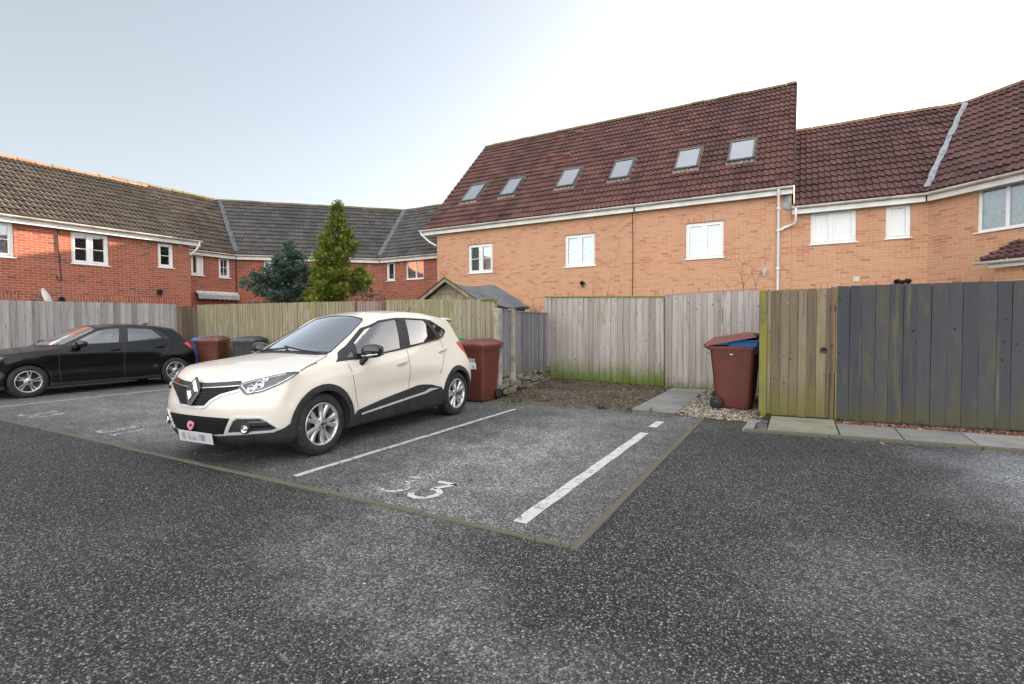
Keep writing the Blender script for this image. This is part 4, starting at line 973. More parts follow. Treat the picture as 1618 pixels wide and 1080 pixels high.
def wheelie_bin(label, mat, loc, rotz, open_deg=0.0, group=None):
    """front faces -y, wheels and hinge at +y"""
    t = thing('wheelie_bin', label, 'bin', loc, rotz, group)
    secs = [(0.02, .215, .225, .05, .0), (0.06, .225, .24, .06, .0), (0.22, .235, .262, .06, .005), (0.9, .268, .325, .06, .02), (0.93, .272, .33, .06, .02), (0.932, .288, .348, .05, .02), (0.985, .292, .352, .05, .02), (0.985, .265, .325, .05, .02), (0.90, .255, .31, .05, .02), (.5, .24, .28, .05, .01)]
    P = []; n = 20
    for (z, hx, hy, r, cy) in secs: P += [(a, b, z) for a, b in rrect(hx, hy, r, 5, 0, cy)]
    mb = MB(); mb.grid(P, n, len(secs), wrap=True); mb.add([P[k] for k in range(n)], [tuple(range(n))[::-1]]); mb.add(P[-n:], [tuple(range(n))])
    for sx in (-1, 1):     # ribs under the rim
        for yy in (-.2, -.09, .05, .16): mb.box((sx * .272 - .012, yy - .008, .86), (sx * .272 + .014, yy + .008, .935))
    for xx in (-.15, 0, .15): mb.box((xx - .008, -.326, .87), (xx + .008, -.30, .935))
    b = mb.build('body', M[mat], t)
    try: b.data.set_sharp_from_angle(angle=math.radians(40))
    except Exception: pass
    # lid: hinged at the back, with raised panels
    lid = MB(); nu, nv = 29, 33; Q = []
    for j in range(nv):
        v = j / (nv - 1); y = -.725 + v * .74
        for i in range(nu):
            u = -1 + 2 * i / (nu - 1); x = u * .298; e = max(abs(u) ** 8, abs(2 * v - 1) ** 10)
            z = .055 + .02 * (1 - u * u) + .018 * v - .05 * min(1, e)
            for c in (-.42, .42):
                z += .016 * max(0, min(1, (0.30 - abs(u - c)) * 14)) * max(0, min(1, (v - .12) * 12)) * max(0, min(1, (.92 - v) * 12))
            Q.append((x, y, z))
    lid.grid(Q, nu, nv)
    rim = [(Q[i][0], Q[i][1], Q[i][2]) for i in range(nu)] + [Q[j * nu + nu - 1] for j in range(1, nv)] + [Q[(nv - 1) * nu + i] for i in range(nu - 2, -1, -1)] + [Q[j * nu] for j in range(nv - 2, 0, -1)]
    m = len(rim); W = rim + [(p[0] * 1.01, p[1] + (-.006 if p[1] < -.4 else 0), -.012) for p in rim] + [(p[0] * .95, p[1] * .97, -.010) for p in rim]
    lid.add(W, [(k, (k + 1) % m, m + (k + 1) % m, m + k) for k in range(m)] + [(m + k, m + (k + 1) % m, 2 * m + (k + 1) % m, 2 * m + k) for k in range(m)])
    lid.add([(p[0] * .95, p[1] * .97, .0) for p in rim], [tuple(range(m))])
    lo = lid.build('lid', M[mat + '_lid'], t); lo.location = (0, .385, .995); lo.rotation_euler = (-math.radians(open_deg), 0, 0)
    hb = MB()
    for sx in (-1, 1): hb.tube([(sx * .19, .36, .93), (sx * .19, .42, .97), (sx * .19, .43, 1.0)], .016, 8)
    hb.tube([(-.22, .43, 1.0), (.22, .43, 1.0)], .018, 10); hb.build('handle', M[mat], t)
    for sx in (-1, 1):
        w = MB(); w.lathe([(-.025, .05), (-.028, .085), (-.02, .098), (.02, .098), (.028, .085), (.025, .05)], 28, 'x', (sx * .275, .235, .10)); wo = w.build('wheel', M['bin_tyre'], t)
        hbm = MB(); hbm.lathe([(-.02, 0), (-.02, .04), (-.012, .052), (.012, .052), (.02, .04), (.02, 0)], 20, 'x', (sx * .275, .235, .10)); 
        for k in range(6): a = k * PI / 3; hbm.tube([(sx * .30, .235, .10), (sx * .30, .235 + .05 * math.sin(a), .10 + .05 * math.cos(a))], .006, 5)
        hbm.build('hub', M['bin_hub'], wo)
    ax = MB(); ax.tube([(-.27, .235, .1), (.27, .235, .1)], .012, 8); ax.build('axle', M['black_metal'], t)
    return t
def text_mesh(name, body, size, mat, parent, loc, rot, bold=False, shear=0.0):
    cu = bpy.data.curves.new(name, 'FONT'); cu.body = body; cu.size = size; cu.align_x = 'CENTER'; cu.align_y = 'CENTER'; cu.extrude = 0.0005; cu.shear = shear; cu.offset = 0.0012 if bold else 0
    o = bpy.data.objects.new(name, cu); COL.objects.link(o); dg = bpy.context.evaluated_depsgraph_get(); me = bpy.data.meshes.new_from_object(o.evaluated_get(dg)); bpy.data.objects.remove(o); bpy.data.curves.remove(cu)
    me.materials.clear(); me.materials.append(mat); q = bpy.data.objects.new(name, me); q.location = loc; q.rotation_euler = rot; return link(q, parent)
M['sticker'] = plain('white_sticker', (0.74, 0.75, 0.76), 0.4, dirt=0.05); M['sticker_ink'] = plain('teal_ink', (0.02, 0.16, 0.22), 0.5)
G = 'brown wheelie bins'
b1 = wheelie_bin('closed brown wheelie bin with a white sticker beside the cream car', 'bin_brown', (-4.98, 7.68, 0), math.radians(3), 0, G)
tilt = math.radians(90 - 5.2)
st = MB(); st.box((-.075, -.0012, -.085), (.075, 0, .085)); so = st.build('sticker', M['sticker'], b1); so.location = (.03, -.283, .60); so.rotation_euler = (math.radians(-5.0) * -1, 0, 0)
text_mesh('sticker_number', '5', .10, M['sticker_ink'], so, (.02, -.002, -.0), (PI / 2, 0, 0), True)
text_mesh('bin_lettering', 'Barnsley', .095, M['sticker'], b1, (-.07, -.297, .745), (math.radians(95), 0, 0), True)
st = MB(); st.box((-.16, -.0012, -.01), (.11, 0, .01)); s2 = st.build('bin_lettering', M['sticker'], b1); s2.location = (-.02, -.291, .695); s2.rotation_euler = (math.radians(5), 0, 0)
b2 = wheelie_bin('brown wheelie bin on the pale pebbles with its lid propped open', 'bin_brown', (-0.86, 8.80, 0.01), math.radians(86), 11.5, G)
sb = MB(); sb.box((-.02, -.002, -.007), (.02, 0, .007)); q = sb.build('sticker', M['sticker'], b2); q.location = (-.276, .02, .86); q.rotation_euler = (0, 0, -PI / 2)
wheelie_bin('brown wheelie bin behind the black car', 'bin_brown', (-13.18, 7.72, 0), math.radians(38), 0, G)
wheelie_bin('blue wheelie bin almost hidden by the rear of the black car', 'bin_blue', (-13.95, 8.12, 0), math.radians(20), 0)
wheelie_bin('dark grey wheelie bin by the green fence behind the cream car bonnet', 'bin_grey', (-12.05, 7.98, 0), math.radians(33), 0)
wheelie_bin('green lidded wheelie bin almost hidden behind the cream car', 'bin_green', (-5.78, 7.83, 0), 0, 0)
wheelie_bin('blue wheelie bin standing behind the propped open brown bin', 'bin_blue', (-0.90, 9.60, 0.03), math.radians(80), 0)
# rubbish that props the lid open
M['bag_blue'] = plain('blue_plastic_crate', (0.02, 0.15, 0.44), 0.4, dirt=0.1)
mb = MB(); mb.box((-.2, -.26, .0), (.2, .16, .17)); mb.box((-.22, -.28, .15), (.22, .18, .185)); o = mb.build('plastic_crate', M['bag_blue'], bevel=.015, loc=(-0.78, 8.82, 0.93)); o.rotation_euler = (0, math.radians(-6), math.radians(86)); tag(o, 'blue plastic tub stuffed under the lid of the brown bin', 'tub')
# ------------------------------------------------------------------ trees and plants
def leaf_mat(name, stops, rough=0.55, trans=0.25):
    t = NT(name); r = t.rnd(); c = t.ramp(r, stops); n = t.noise(t.obj(), 3.0, 3)
    c = t.mix(t.math('MULTIPLY', n, 0.35), c, tuple(q * 0.5 for q in stops[0][1]))
    d = t.n('BsdfPrincipled', {'Base Color': c, 'Roughness': rough, 'Specular IOR Level': 0.3}); tr = t.n('BsdfTranslucent', {0: c})
    t.surf(t.n('MixShader', {0: trans, 1: d.outputs[0], 2: tr.outputs[0]})); return t.m
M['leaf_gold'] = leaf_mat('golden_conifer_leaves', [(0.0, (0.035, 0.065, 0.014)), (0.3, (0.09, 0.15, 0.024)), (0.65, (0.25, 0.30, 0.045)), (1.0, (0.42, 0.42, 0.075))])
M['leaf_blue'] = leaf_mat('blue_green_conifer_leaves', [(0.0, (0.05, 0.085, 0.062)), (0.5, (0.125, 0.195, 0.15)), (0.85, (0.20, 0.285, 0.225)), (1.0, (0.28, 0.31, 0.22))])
M['leaf_dull'] = leaf_mat('dull_green_shrub_leaves', [(0.0, (0.03, 0.035, 0.012)), (0.6, (0.085, 0.085, 0.035)), (1.0, (0.16, 0.13, 0.07))])
M['leaf_spike'] = leaf_mat('sword_leaves', [(0.0, (0.04, 0.08, 0.02)), (0.6, (0.11, 0.19, 0.05)), (1.0, (0.33, 0.34, 0.15))])
M['bark'] = plain('conifer_bark', (0.09, 0.06, 0.04), 0.95, dirt=0.3, scale=10)
M['twig'] = plain('bare_twig', (0.14, 0.085, 0.065), 0.8, dirt=0.2, scale=10)

def sprays(mb, pos, dirs, length, width, rnd, rng, k=3, droop=0.25):
    """flattened fronds: an axis leaf and k pairs of side leaflets"""
    for p, d, L, r in zip(pos, dirs, length, rnd):
        d = Vector(d).normalized(); p = Vector(p); s = d.cross(Vector((rng.normal(0, .5), rng.normal(0, .5), 1))).normalized(); nrm = s.cross(d)
        def leaf(a, dr, l, w):
            e = a + dr * l; m = a + dr * (l * .5); sd = dr.cross(nrm).normalized() * w
            dz = Vector((0, 0, -droop * l * .5))
            mb.add([tuple(a), tuple(m + sd), tuple(e + dz), tuple(m - sd)], [(0, 1, 2, 3)], rnd=min(1, max(0, r + rng.normal(0, .08))))
        leaf(p, d, L, width)
        for i in range(k):
            f = (i + .6) / (k + .6); a = p + d * (L * f * .8)
            for sg in (-1, 1):
                dr = (d * 0.75 + s * sg * 0.8 + nrm * rng.normal(0, .2)).normalized(); leaf(a, dr, L * (0.62 - .3 * f), width * .8)

def conifer(name, label, loc, H, prof, mat, n, rng, leaf=(0.16, 0.26), up=0.45, lump=0.22, base=0.15, wid=0.022, lean=(0, 0), tip=0.0, bias=0.0):
    t = thing(name, label, 'tree', loc)
    mb = MB(); m = 9; mb.tube([(lean[0] * i / m, lean[1] * i / m, H * .92 * i / m) for i in range(m + 1)], [0.10 * (1 - i / m) + .012 for i in range(m + 1)], 8)
    ph = rng.random(8) * 6.28
    pos = []; dirs = []; Ls = []; rs = []
    hs = np.array([p[0] for p in prof]); Rs = np.array([p[1] for p in prof])
    # limbs first: whorls of branches; foliage gathers along them
    nb = int(150 * H / 5); limbs = []
    while len(limbs) < nb:
        h = rng.random() ** 1.25 * .97 + .02; R = np.interp(h, hs, Rs)
        if R < .05: continue
        a = rng.random() * 6.28; rr = R * (1 + lump * math.sin(3 * a + ph[0] + h * 9) * .5 + lump * float(np.clip(rng.normal(0, .6), -.9, .7)))
        limbs.append((h, a, max(.12, rr)))
    for h, a, R in limbs:
        z0 = H * h; o = Vector((lean[0] * h, lean[1] * h, z0)); d = Vector((math.cos(a), math.sin(a), up * (0.5 + .8 * h))).normalized()
        mb.tube([tuple(o), tuple(o + d * R * .5), tuple(o + d * R * .92 + Vector((0, 0, .05 * R)))], [.018 + .006 * R, .012, .004], 5, caps=False)
        cnt = max(3, int(n / nb * (0.35 + R / max(Rs))))
        for _ in range(cnt):
            f = 0.22 + 0.80 * rng.random() ** .65; q = o + d * R * f + Vector((0, 0, .06 * R * f))
            spread = .10 + .16 * R * (1.1 - f); q = q + Vector(rng.normal(0, spread * .6, 3))
            dd = d * 1.0 + Vector(rng.normal(0, .5, 3)) + Vector((0, 0, .15 + up * .35))
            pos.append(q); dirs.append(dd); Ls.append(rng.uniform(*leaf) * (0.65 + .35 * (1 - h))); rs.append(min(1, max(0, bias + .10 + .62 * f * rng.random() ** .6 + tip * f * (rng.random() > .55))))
    for _ in range(int(n * .02)):
        q = Vector((lean[0], lean[1], H * (0.90 + .10 * rng.random()))) + Vector(rng.normal(0, .04, 3)); pos.append(q); dirs.append(Vector((rng.normal(0, .35), rng.normal(0, .35), 1))); Ls.append(leaf[0] * .9); rs.append(.6)
    mb.build('trunk', M['bark'], t)
    lb = MB(); sprays(lb, pos, dirs, Ls, wid, rs, rng); lb.build('crown', M[mat], t)
    return t
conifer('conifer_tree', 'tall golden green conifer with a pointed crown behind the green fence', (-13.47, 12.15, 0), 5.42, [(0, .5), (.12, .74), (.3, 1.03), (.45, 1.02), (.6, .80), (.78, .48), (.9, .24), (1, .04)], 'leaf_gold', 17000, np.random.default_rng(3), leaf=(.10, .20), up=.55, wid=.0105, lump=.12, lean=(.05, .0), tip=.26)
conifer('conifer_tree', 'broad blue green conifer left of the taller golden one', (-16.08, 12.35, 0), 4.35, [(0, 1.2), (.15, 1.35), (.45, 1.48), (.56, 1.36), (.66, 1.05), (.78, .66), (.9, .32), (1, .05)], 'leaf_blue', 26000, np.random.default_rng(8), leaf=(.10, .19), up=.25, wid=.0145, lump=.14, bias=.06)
rng = np.random.default_rng(21)
t = thing('shrub', 'small dull green shrub at the foot of the golden conifer', 'shrub', (-11.75, 12.0, 0))
mb = MB(); P_ = []; D_ = []; L_ = []; R_ = []
for k in range(26):
    a = rng.random() * 6.28; r = rng.uniform(.1, .62); h = rng.uniform(1.9, 2.95 - r * .7); tip = Vector((r * math.cos(a), r * math.sin(a), h))
    mb.tube([(0.05 * math.cos(a), .05 * math.sin(a), 0), tuple(tip * .55 + Vector((0, 0, .1))), tuple(tip)], [.016, .01, .003], 5, caps=False)
    for _ in range(20):
        f = rng.uniform(.35, 1.02); q = tip * f + Vector(rng.normal(0, .07, 3)); P_.append(q); D_.append(Vector((math.cos(a) * .5, math.sin(a) * .5, .8)) + Vector(rng.normal(0, .5, 3))); L_.append(rng.uniform(.07, .14)); R_.append(rng.random())
mb.build('stems', M['twig'], t); lb = MB(); sprays(lb, P_, D_, L_, .014, R_, rng, k=2); lb.build('crown', M['leaf_dull'], t)
# sword-leaved plant by the pale fence
t = thing('spiky_plant', 'green spiky sword leaved plant showing above the low closeboard fence', 'plant', (-6.08, 12.3, 0.62))
mb = MB()
for k in range(64):
    a = rng.random() * 6.28; sp = rng.uniform(.08, .62); L = rng.uniform(.9, 1.5); P = []; n = 7; w = rng.uniform(.018, .03)
    for i in range(n):
        f = i / (n - 1); r = sp * L * f * (0.6 + .5 * f); z = L * f * (1 - .28 * sp * f); ww = w * (1 - f) ** .6 + .001
        c = Vector((r * math.cos(a), r * math.sin(a), z)); s = Vector((-math.sin(a), math.cos(a), 0)) * ww; P += [tuple(c - s), tuple(c + Vector((0, 0, -.006))), tuple(c + s)]
    mb.add(P, [(3 * i + j, 3 * i + j + 1, 3 * i + j + 4, 3 * i + j + 3) for i in range(n - 1) for j in (0, 1)], rnd=rng.random() ** 1.3)
mb.build('leaves', M['leaf_spike'], t)
mb = MB(); mb.tube([(0, 0, -.4), (0, 0, .15)], [.10, .07], 10); mb.build('stem', M['bark'], t)
def twigs(label, loc, H, n, spread, seed):
    rng = np.random.default_rng(seed); t = thing('bare_shrub', label, 'shrub', loc); mb = MB()
    def branch(p, d, L, r, dep):
        pts = [p]; q = p.copy(); dd = d.copy(); m = 6
        for i in range(m): dd = (dd + Vector(rng.normal(0, .09, 3)) + Vector((0, 0, .05))).normalized(); q = q + dd * L / m; pts.append(q.copy())
        mb.tube([tuple(a) for a in pts], [r * (1 - .75 * i / m) for i in range(m + 1)], 5, caps=False)
        if dep:
            for _ in range(rng.integers(2, 5)):
                i = rng.integers(2, m + 1); branch(pts[i], (dd + Vector(rng.normal(0, .55, 3))).normalized(), L * rng.uniform(.25, .5), r * .5, dep - 1)
    for k in range(n):
        a = rng.random() * 6.28; branch(Vector((0, 0, 0)), Vector((math.cos(a) * spread, math.sin(a) * spread, 1)).normalized(), H * rng.uniform(.7, 1.05), .010, 2)
    mb.build('stems', M['twig'], t)
twigs('leafless shrub with fine forked twigs in front of the orange wall, left of the cable', (-4.85, 14.2, 0), 2.75, 6, .16, 4)
twigs('two thin bare stems against the orange wall, below the white security lamp', (-0.98, 12.2, 0), 2.55, 3, .10, 9)
# weed in the crack of the concrete post
t = thing('weed', 'small weed growing from the side of the first concrete post', 'plant', (-4.79, 8.02, 1.0))
mb = MB(); sprays(mb, [Vector(rng.normal(0, .035, 3)) for _ in range(46)], [Vector(rng.normal(0, 1, 3)) + Vector((.3, -.4, -.2)) for _ in range(46)], [rng.uniform(.03, .07) for _ in range(46)], .008, list(rng.random(46)), rng, k=1); mb.build('leaves', M['leaf_dull'], t)

# fallen leaves and weeds along the foot of the fences and kerbs
M['dead_leaf'] = leaf_mat('fallen_leaves', [(0.0, (0.05, 0.028, 0.015)), (0.5, (0.14, 0.085, 0.04)), (1.0, (0.27, 0.19, 0.09))], 0.8, 0.1)
def along(pts, n, sd, rng):
    out = []
    for _ in range(n):
        i = rng.integers(0, len(pts) - 1); f = rng.random(); a, b = pts[i], pts[i + 1]
        out.append((a[0] + (b[0] - a[0]) * f + rng.normal(0, sd), a[1] + (b[1] - a[1]) * f + rng.normal(0, sd)))
    return out
rng = np.random.default_rng(77); mb = MB()
spots = along([(-4.7, 8.05), (-5.0, 10.8), (-2.5, 10.75)], 520, .16, rng) + along([(-4.7, 7.72), (-1.3, 7.62)], 240, .10, rng) + along([(-2.35, 8.0), (-2.35, 10.7)], 120, .08, rng) + [(rng.uniform(-4.9, -2.4), rng.uniform(8, 10.8)) for _ in range(300)] + along([(-12, 3.05), (-1.3, 2.95)], 70, .2, rng) + along([(-0.3, 6.85), (3, 7.0)], 60, .1, rng)
for x, y in spots:
    s_ = rng.uniform(.010, .032); a = rng.random() * 6.28; z = .012 + (.075 * max(0, (-2.2 - x) / 2.95) * max(0, (y - 7.86) / 3.2) + .012 if y > 7.9 and x < -2.3 else 0); tl = rng.normal(0, .5)
    u = Vector((math.cos(a), math.sin(a), tl * .4)); v = Vector((-math.sin(a), math.cos(a), rng.normal(0, .3)))
    c = Vector((x, y, z + .004)); mb.add([tuple(c - u * s_), tuple(c + v * s_ * .45), tuple(c + u * s_), tuple(c - v * s_ * .45)], [(0, 1, 2, 3)], rnd=rng.random())
stuff(mb.build('fallen_leaves', M['dead_leaf']))
mb = MB()
tufts = along([(-4.72, 8.2), (-5.05, 10.8)], 22, .05, rng) + along([(-5.1, 10.88), (-2.5, 10.86)], 16, .04, rng) + along([(-4.65, 7.84), (-1.3, 7.76)], 14, .03, rng) + along([(-0.45, 8.12), (-0.4, 7.7)], 5, .05, rng) + along([(0.5, 8.1), (3.5, 8.28)], 12, .03, rng) + along([(-1.45, 9.8), (-0.6, 10.8)], 12, .15, rng) + along([(-15.3, 4.0), (-15.3, 8.3)], 20, .06, rng) + along([(-15, 8.45), (-6, 8.2)], 30, .04, rng)
for x, y in tufts:
    for _ in range(rng.integers(7, 20)):
        a = rng.random() * 6.28; L = rng.uniform(.03, .11); w = rng.uniform(.002, .005); b = Vector((x + rng.normal(0, .02), y + rng.normal(0, .02), .0 if y < 7.9 else .012)); d = Vector((math.cos(a) * .6, math.sin(a) * .6, 1)).normalized(); s_ = Vector((-math.sin(a), math.cos(a), 0)) * w
        m_ = b + d * L * .6; e = b + d * L + Vector((math.cos(a), math.sin(a), -.3)) * L * .25
        mb.add([tuple(b - s_), tuple(b + s_), tuple(m_ + s_), tuple(m_ - s_), tuple(e)], [(0, 1, 2, 3), (3, 2, 4)], rnd=rng.random())
stuff(mb.build('weeds', M['leaf_dull']))
# ---------------------------------------------------------------- smooth car surface, car space: x sideways, y rearwards, z up
def blurred(pts, sig, lo, hi, step=0.004):
    t = np.arange(lo - 0.6, hi + 0.6, step)
    p = np.array(pts, float)
    v = np.interp(t, p[:, 0], p[:, 1])
    # carry the end slopes on so that the blur does not flatten them
    k0 = (p[1, 1] - p[0, 1]) / (p[1, 0] - p[0, 0]); k1 = (p[-1, 1] - p[-2, 1]) / (p[-1, 0] - p[-2, 0])
    v = np.where(t < p[0, 0], p[0, 1] + k0 * (t - p[0, 0]), v)
    v = np.where(t > p[-1, 0], p[-1, 1] + k1 * (t - p[-1, 0]), v)
    n = int(4 * sig / step); g = np.exp(-0.5 * (np.arange(-n, n + 1) * step / sig) ** 2); g /= g.sum()
    w = np.convolve(np.pad(v, n, mode='edge'), g, mode='valid')
    return lambda q: np.interp(q, t, w)

def smax(a, b, k):
    h = np.clip(0.5 + 0.5 * (a - b) / k, 0, 1)
    return b + (a - b) * h + k * h * (1 - h)

class CarShape:
    def __init__(s, P):
        s.P = P
        L = P['length']
        s.top = blurred(P['top'], P.get('top_sig', 0.035), 0, L)
        s.nose = blurred(P['nose'], 0.035, 0, 1.6)
        s.tail = blurred(P['tail'], 0.03, 0, 1.6)
        s.plan = blurred(P['plan'], 0.12, 0, L)
        s.sec = blurred(P['sec'], 0.03, 0, 1.6)
        s.green = blurred(P['green'], 0.12, 0, L)
        s.sweep = blurred(P['sweep'], 0.12, 0, L)      # how far the top profile bends back towards the sides
        s.crown = blurred(P['crown'], 0.15, 0, L)
    def outer(s, x, y, z):
        P = s.P; ax = np.sqrt(x * x + 1e-6)
        q = ax / 0.85
        ye = y - s.sweep(y) * q * q
        zc = z + s.crown(y) * q * q
        e = 0.01
        sl = (s.top(ye + e) - s.top(ye - e)) / (2 * e)
        ftop = (zc - s.top(ye)) / np.sqrt(1 + sl * sl)
        ws = s.plan(y) + s.sec(z)
        for (yc, amp) in P['flare']:
            r = np.sqrt((y - yc) ** 2 + (z - P['wr']) ** 2)
            ws = ws + amp * np.exp(-((r - 0.40) / 0.10) ** 2)
        for (y0, z0, sy, sz, amp, sh) in P['sculpt']:
            ws = ws + amp * np.exp(-((y - y0) / sy) ** 4 - ((z - z0 - sh * (y - y0)) / sz) ** 2)
        flow = ax - ws
        if 'ledge' in P:
            l0, l1, za, zb, amp = P['ledge']; m = np.clip((y - l0) / 0.25, 0, 1) * np.clip((l1 - y) / 0.15, 0, 1)
            ws = ws + amp * m / (1 + np.exp(np.clip((z - (za + (zb - za) * (y - l0) / (l1 - l0))) / 0.010, -40, 40)))
        fgr = (ax - (s.green(y) - P['tumble'] * (z - 1.0))) / np.sqrt(1 + P['tumble'] ** 2)
        fs = smax(flow, fgr, 0.03)
        f = smax(fs, ftop, P.get('k_top', 0.075))
        fn = (s.nose(z) + P['nose_rec'] * q ** 2.6 - y) * 0.8
        ft = (y - s.tail(z) + P['tail_rec'] * q ** 3) * 0.9
        f = smax(f, fn, P.get('k_nose', 0.05)); f = smax(f, ft, 0.05)
        f = smax(f, P['floor'] - z, 0.05)
        return f
    def grad(s, x, y, z, fn=None, e=0.004):
        fn = fn or s.outer
        g = np.stack([fn(x + e, y, z) - fn(x - e, y, z), fn(x, y + e, z) - fn(x, y - e, z), fn(x, y, z + e) - fn(x, y, z - e)], -1)
        return g / np.maximum(np.linalg.norm(g, axis=-1, keepdims=True), 1e-9)
    def hit(s, O, D, tmax=3.0, n=150):
        """first crossing along rays, from outside"""
        O = np.asarray(O, float); D = np.asarray(D, float)
        ts = np.linspace(0, tmax, n)
        Q = O[:, None, :] + D[:, None, :] * ts[None, :, None]
        f = s.outer(Q[..., 0], Q[..., 1], Q[..., 2])
        neg = f < 0; has = neg.any(1); i = np.where(has, neg.argmax(1), 1); i = np.maximum(i, 1)
        lo = ts[i - 1].copy(); hi = ts[i].copy()
        for _ in range(22):
            m = (lo + hi) / 2; q = O + D * m[:, None]
            inside = s.outer(q[:, 0], q[:, 1], q[:, 2]) < 0
            hi = np.where(inside, m, hi); lo = np.where(inside, lo, m)
        return O + D * hi[:, None], has

CREAM = dict(length=4.12, wr=0.32,
    top=[(-0.3, 0.70), (0.0, 0.815), (0.14, 0.885), (0.35, 0.945), (0.6, 0.99), (0.9, 1.025), (1.10, 1.045), (1.22, 1.08), (1.98, 1.475), (2.3, 1.535), (2.7, 1.56), (3.1, 1.552), (3.5, 1.505), (3.85, 1.44), (4.2, 1.37)],
    nose=[(0.1, 0.225), (0.22, 0.13), (0.3, 0.075), (0.42, 0.045), (0.56, 0.033), (0.7, 0.062), (0.8, 0.115), (0.9, 0.20), (1.2, 0.55)],
    tail=[(0.2, 3.98), (0.32, 4.06), (0.5, 4.12), (0.72, 4.11), (0.85, 4.05), (1.02, 3.99), (1.36, 3.80), (1.43, 3.80), (1.6, 3.76)],
    plan=[(0, 0.80), (0.3, 0.845), (0.6, 0.872), (0.9, 0.882), (2.0, 0.874), (3.2, 0.884), (3.6, 0.868), (4.12, 0.78)],
    sec=[(0.1, -0.08), (0.22, -0.035), (0.35, -0.012), (0.5, 0.0), (0.7, 0.0), (0.84, -0.012), (1.0, -0.06), (1.2, -0.16), (1.6, -0.4)],
    green=[(0.0, 0.80), (1.0, 0.80), (2.0, 0.805), (3.0, 0.79), (3.6, 0.745), (4.1, 0.68)],
    sweep=[(0.0, 0.06), (0.6, 0.06), (1.1, 0.13), (1.9, 0.13), (2.4, 0.0), (4.2, 0.0)],
    crown=[(0.0, 0.03), (0.8, 0.06), (1.2, 0.06), (2.0, 0.09), (3.6, 0.09), (4.2, 0.09)],
    tumble=0.42, flare=[(0.86, 0.022), (3.466, 0.022)],
    sculpt=[(2.15, 0.58, 0.85, 0.13, -0.028, 0.05), (2.2, 0.92, 1.3, 0.05, 0.010, 0.10)],
    nose_rec=0.305, tail_rec=0.14, floor=0.20, axles=(0.86, 3.466), track=0.765, tyre_w=0.205)
DARK = dict(length=4.10, wr=0.31,
    top=[(-0.3, 0.68), (0.0, 0.78), (0.15, 0.84), (0.4, 0.885), (0.8, 0.93), (1.15, 0.965), (1.27, 1.0), (2.05, 1.375), (2.4, 1.418), (2.8, 1.425), (3.2, 1.40), (3.6, 1.335), (4.2, 1.2)],
    nose=[(0.1, 0.2), (0.2, 0.08), (0.4, 0.01), (0.55, 0.0), (0.7, 0.03), (0.82, 0.12), (1.0, 0.4)],
    tail=[(0.2, 3.98), (0.3, 4.06), (0.5, 4.10), (0.7, 4.08), (0.85, 4.02), (0.98, 3.95), (1.27, 3.66), (1.33, 3.65), (1.6, 3.6)],
    plan=[(0, 0.80), (0.3, 0.83), (0.6, 0.86), (0.9, 0.87), (2.0, 0.866), (3.2, 0.872), (3.6, 0.86), (4.1, 0.78)],
    sec=[(0.1, -0.07), (0.2, -0.03), (0.32, 0.0), (0.42, -0.004), (0.5, -0.02), (0.7, -0.004), (0.84, -0.006), (0.95, -0.05), (1.2, -0.18), (1.6, -0.42)],
    green=[(0.0, 0.80), (1.0, 0.80), (2.0, 0.79), (3.0, 0.775), (3.6, 0.72), (4.1, 0.66)],
    sweep=[(0.0, 0.06), (0.6, 0.06), (1.2, 0.16), (1.9, 0.13), (2.4, 0.0), (4.2, 0.0)],
    crown=[(0.0, 0.03), (0.8, 0.05), (1.2, 0.05), (2.0, 0.08), (3.6, 0.08), (4.2, 0.08)],
    tumble=0.42, flare=[(0.82, 0.016), (3.48, 0.016)],
    sculpt=[(2.2, 0.62, 0.9, 0.10, -0.012, 0.03)], ledge=(1.30, 3.02, 0.345, 0.455, 0.016),
    nose_rec=0.34, tail_rec=0.14, floor=0.17, axles=(0.82, 3.48), track=0.755, tyre_w=0.20)
# ------------------------------------------------------------------ cars: surface extraction, conforming parts
def poly_sdf(px, py, poly):
    """signed distance to a polygon, negative inside"""
    P = np.array(poly, float); Q = np.roll(P, -1, 0)
    d = np.full(np.shape(px), 1e9); ins = np.zeros(np.shape(px), bool)
    for (ax, ay), (bx, by) in zip(P, Q):
        ex, ey = bx - ax, by - ay; wx, wy = px - ax, py - ay
        t = np.clip((wx * ex + wy * ey) / (ex * ex + ey * ey + 1e-12), 0, 1)
        d = np.minimum(d, (wx - ex * t) ** 2 + (wy - ey * t) ** 2)
        c = (ay > py) != (by > py)
        ins ^= c & (px < ex * (py - ay) / (ey if abs(ey) > 1e-12 else 1e-12) + ax)
    return np.where(ins, -1, 1) * np.sqrt(d)

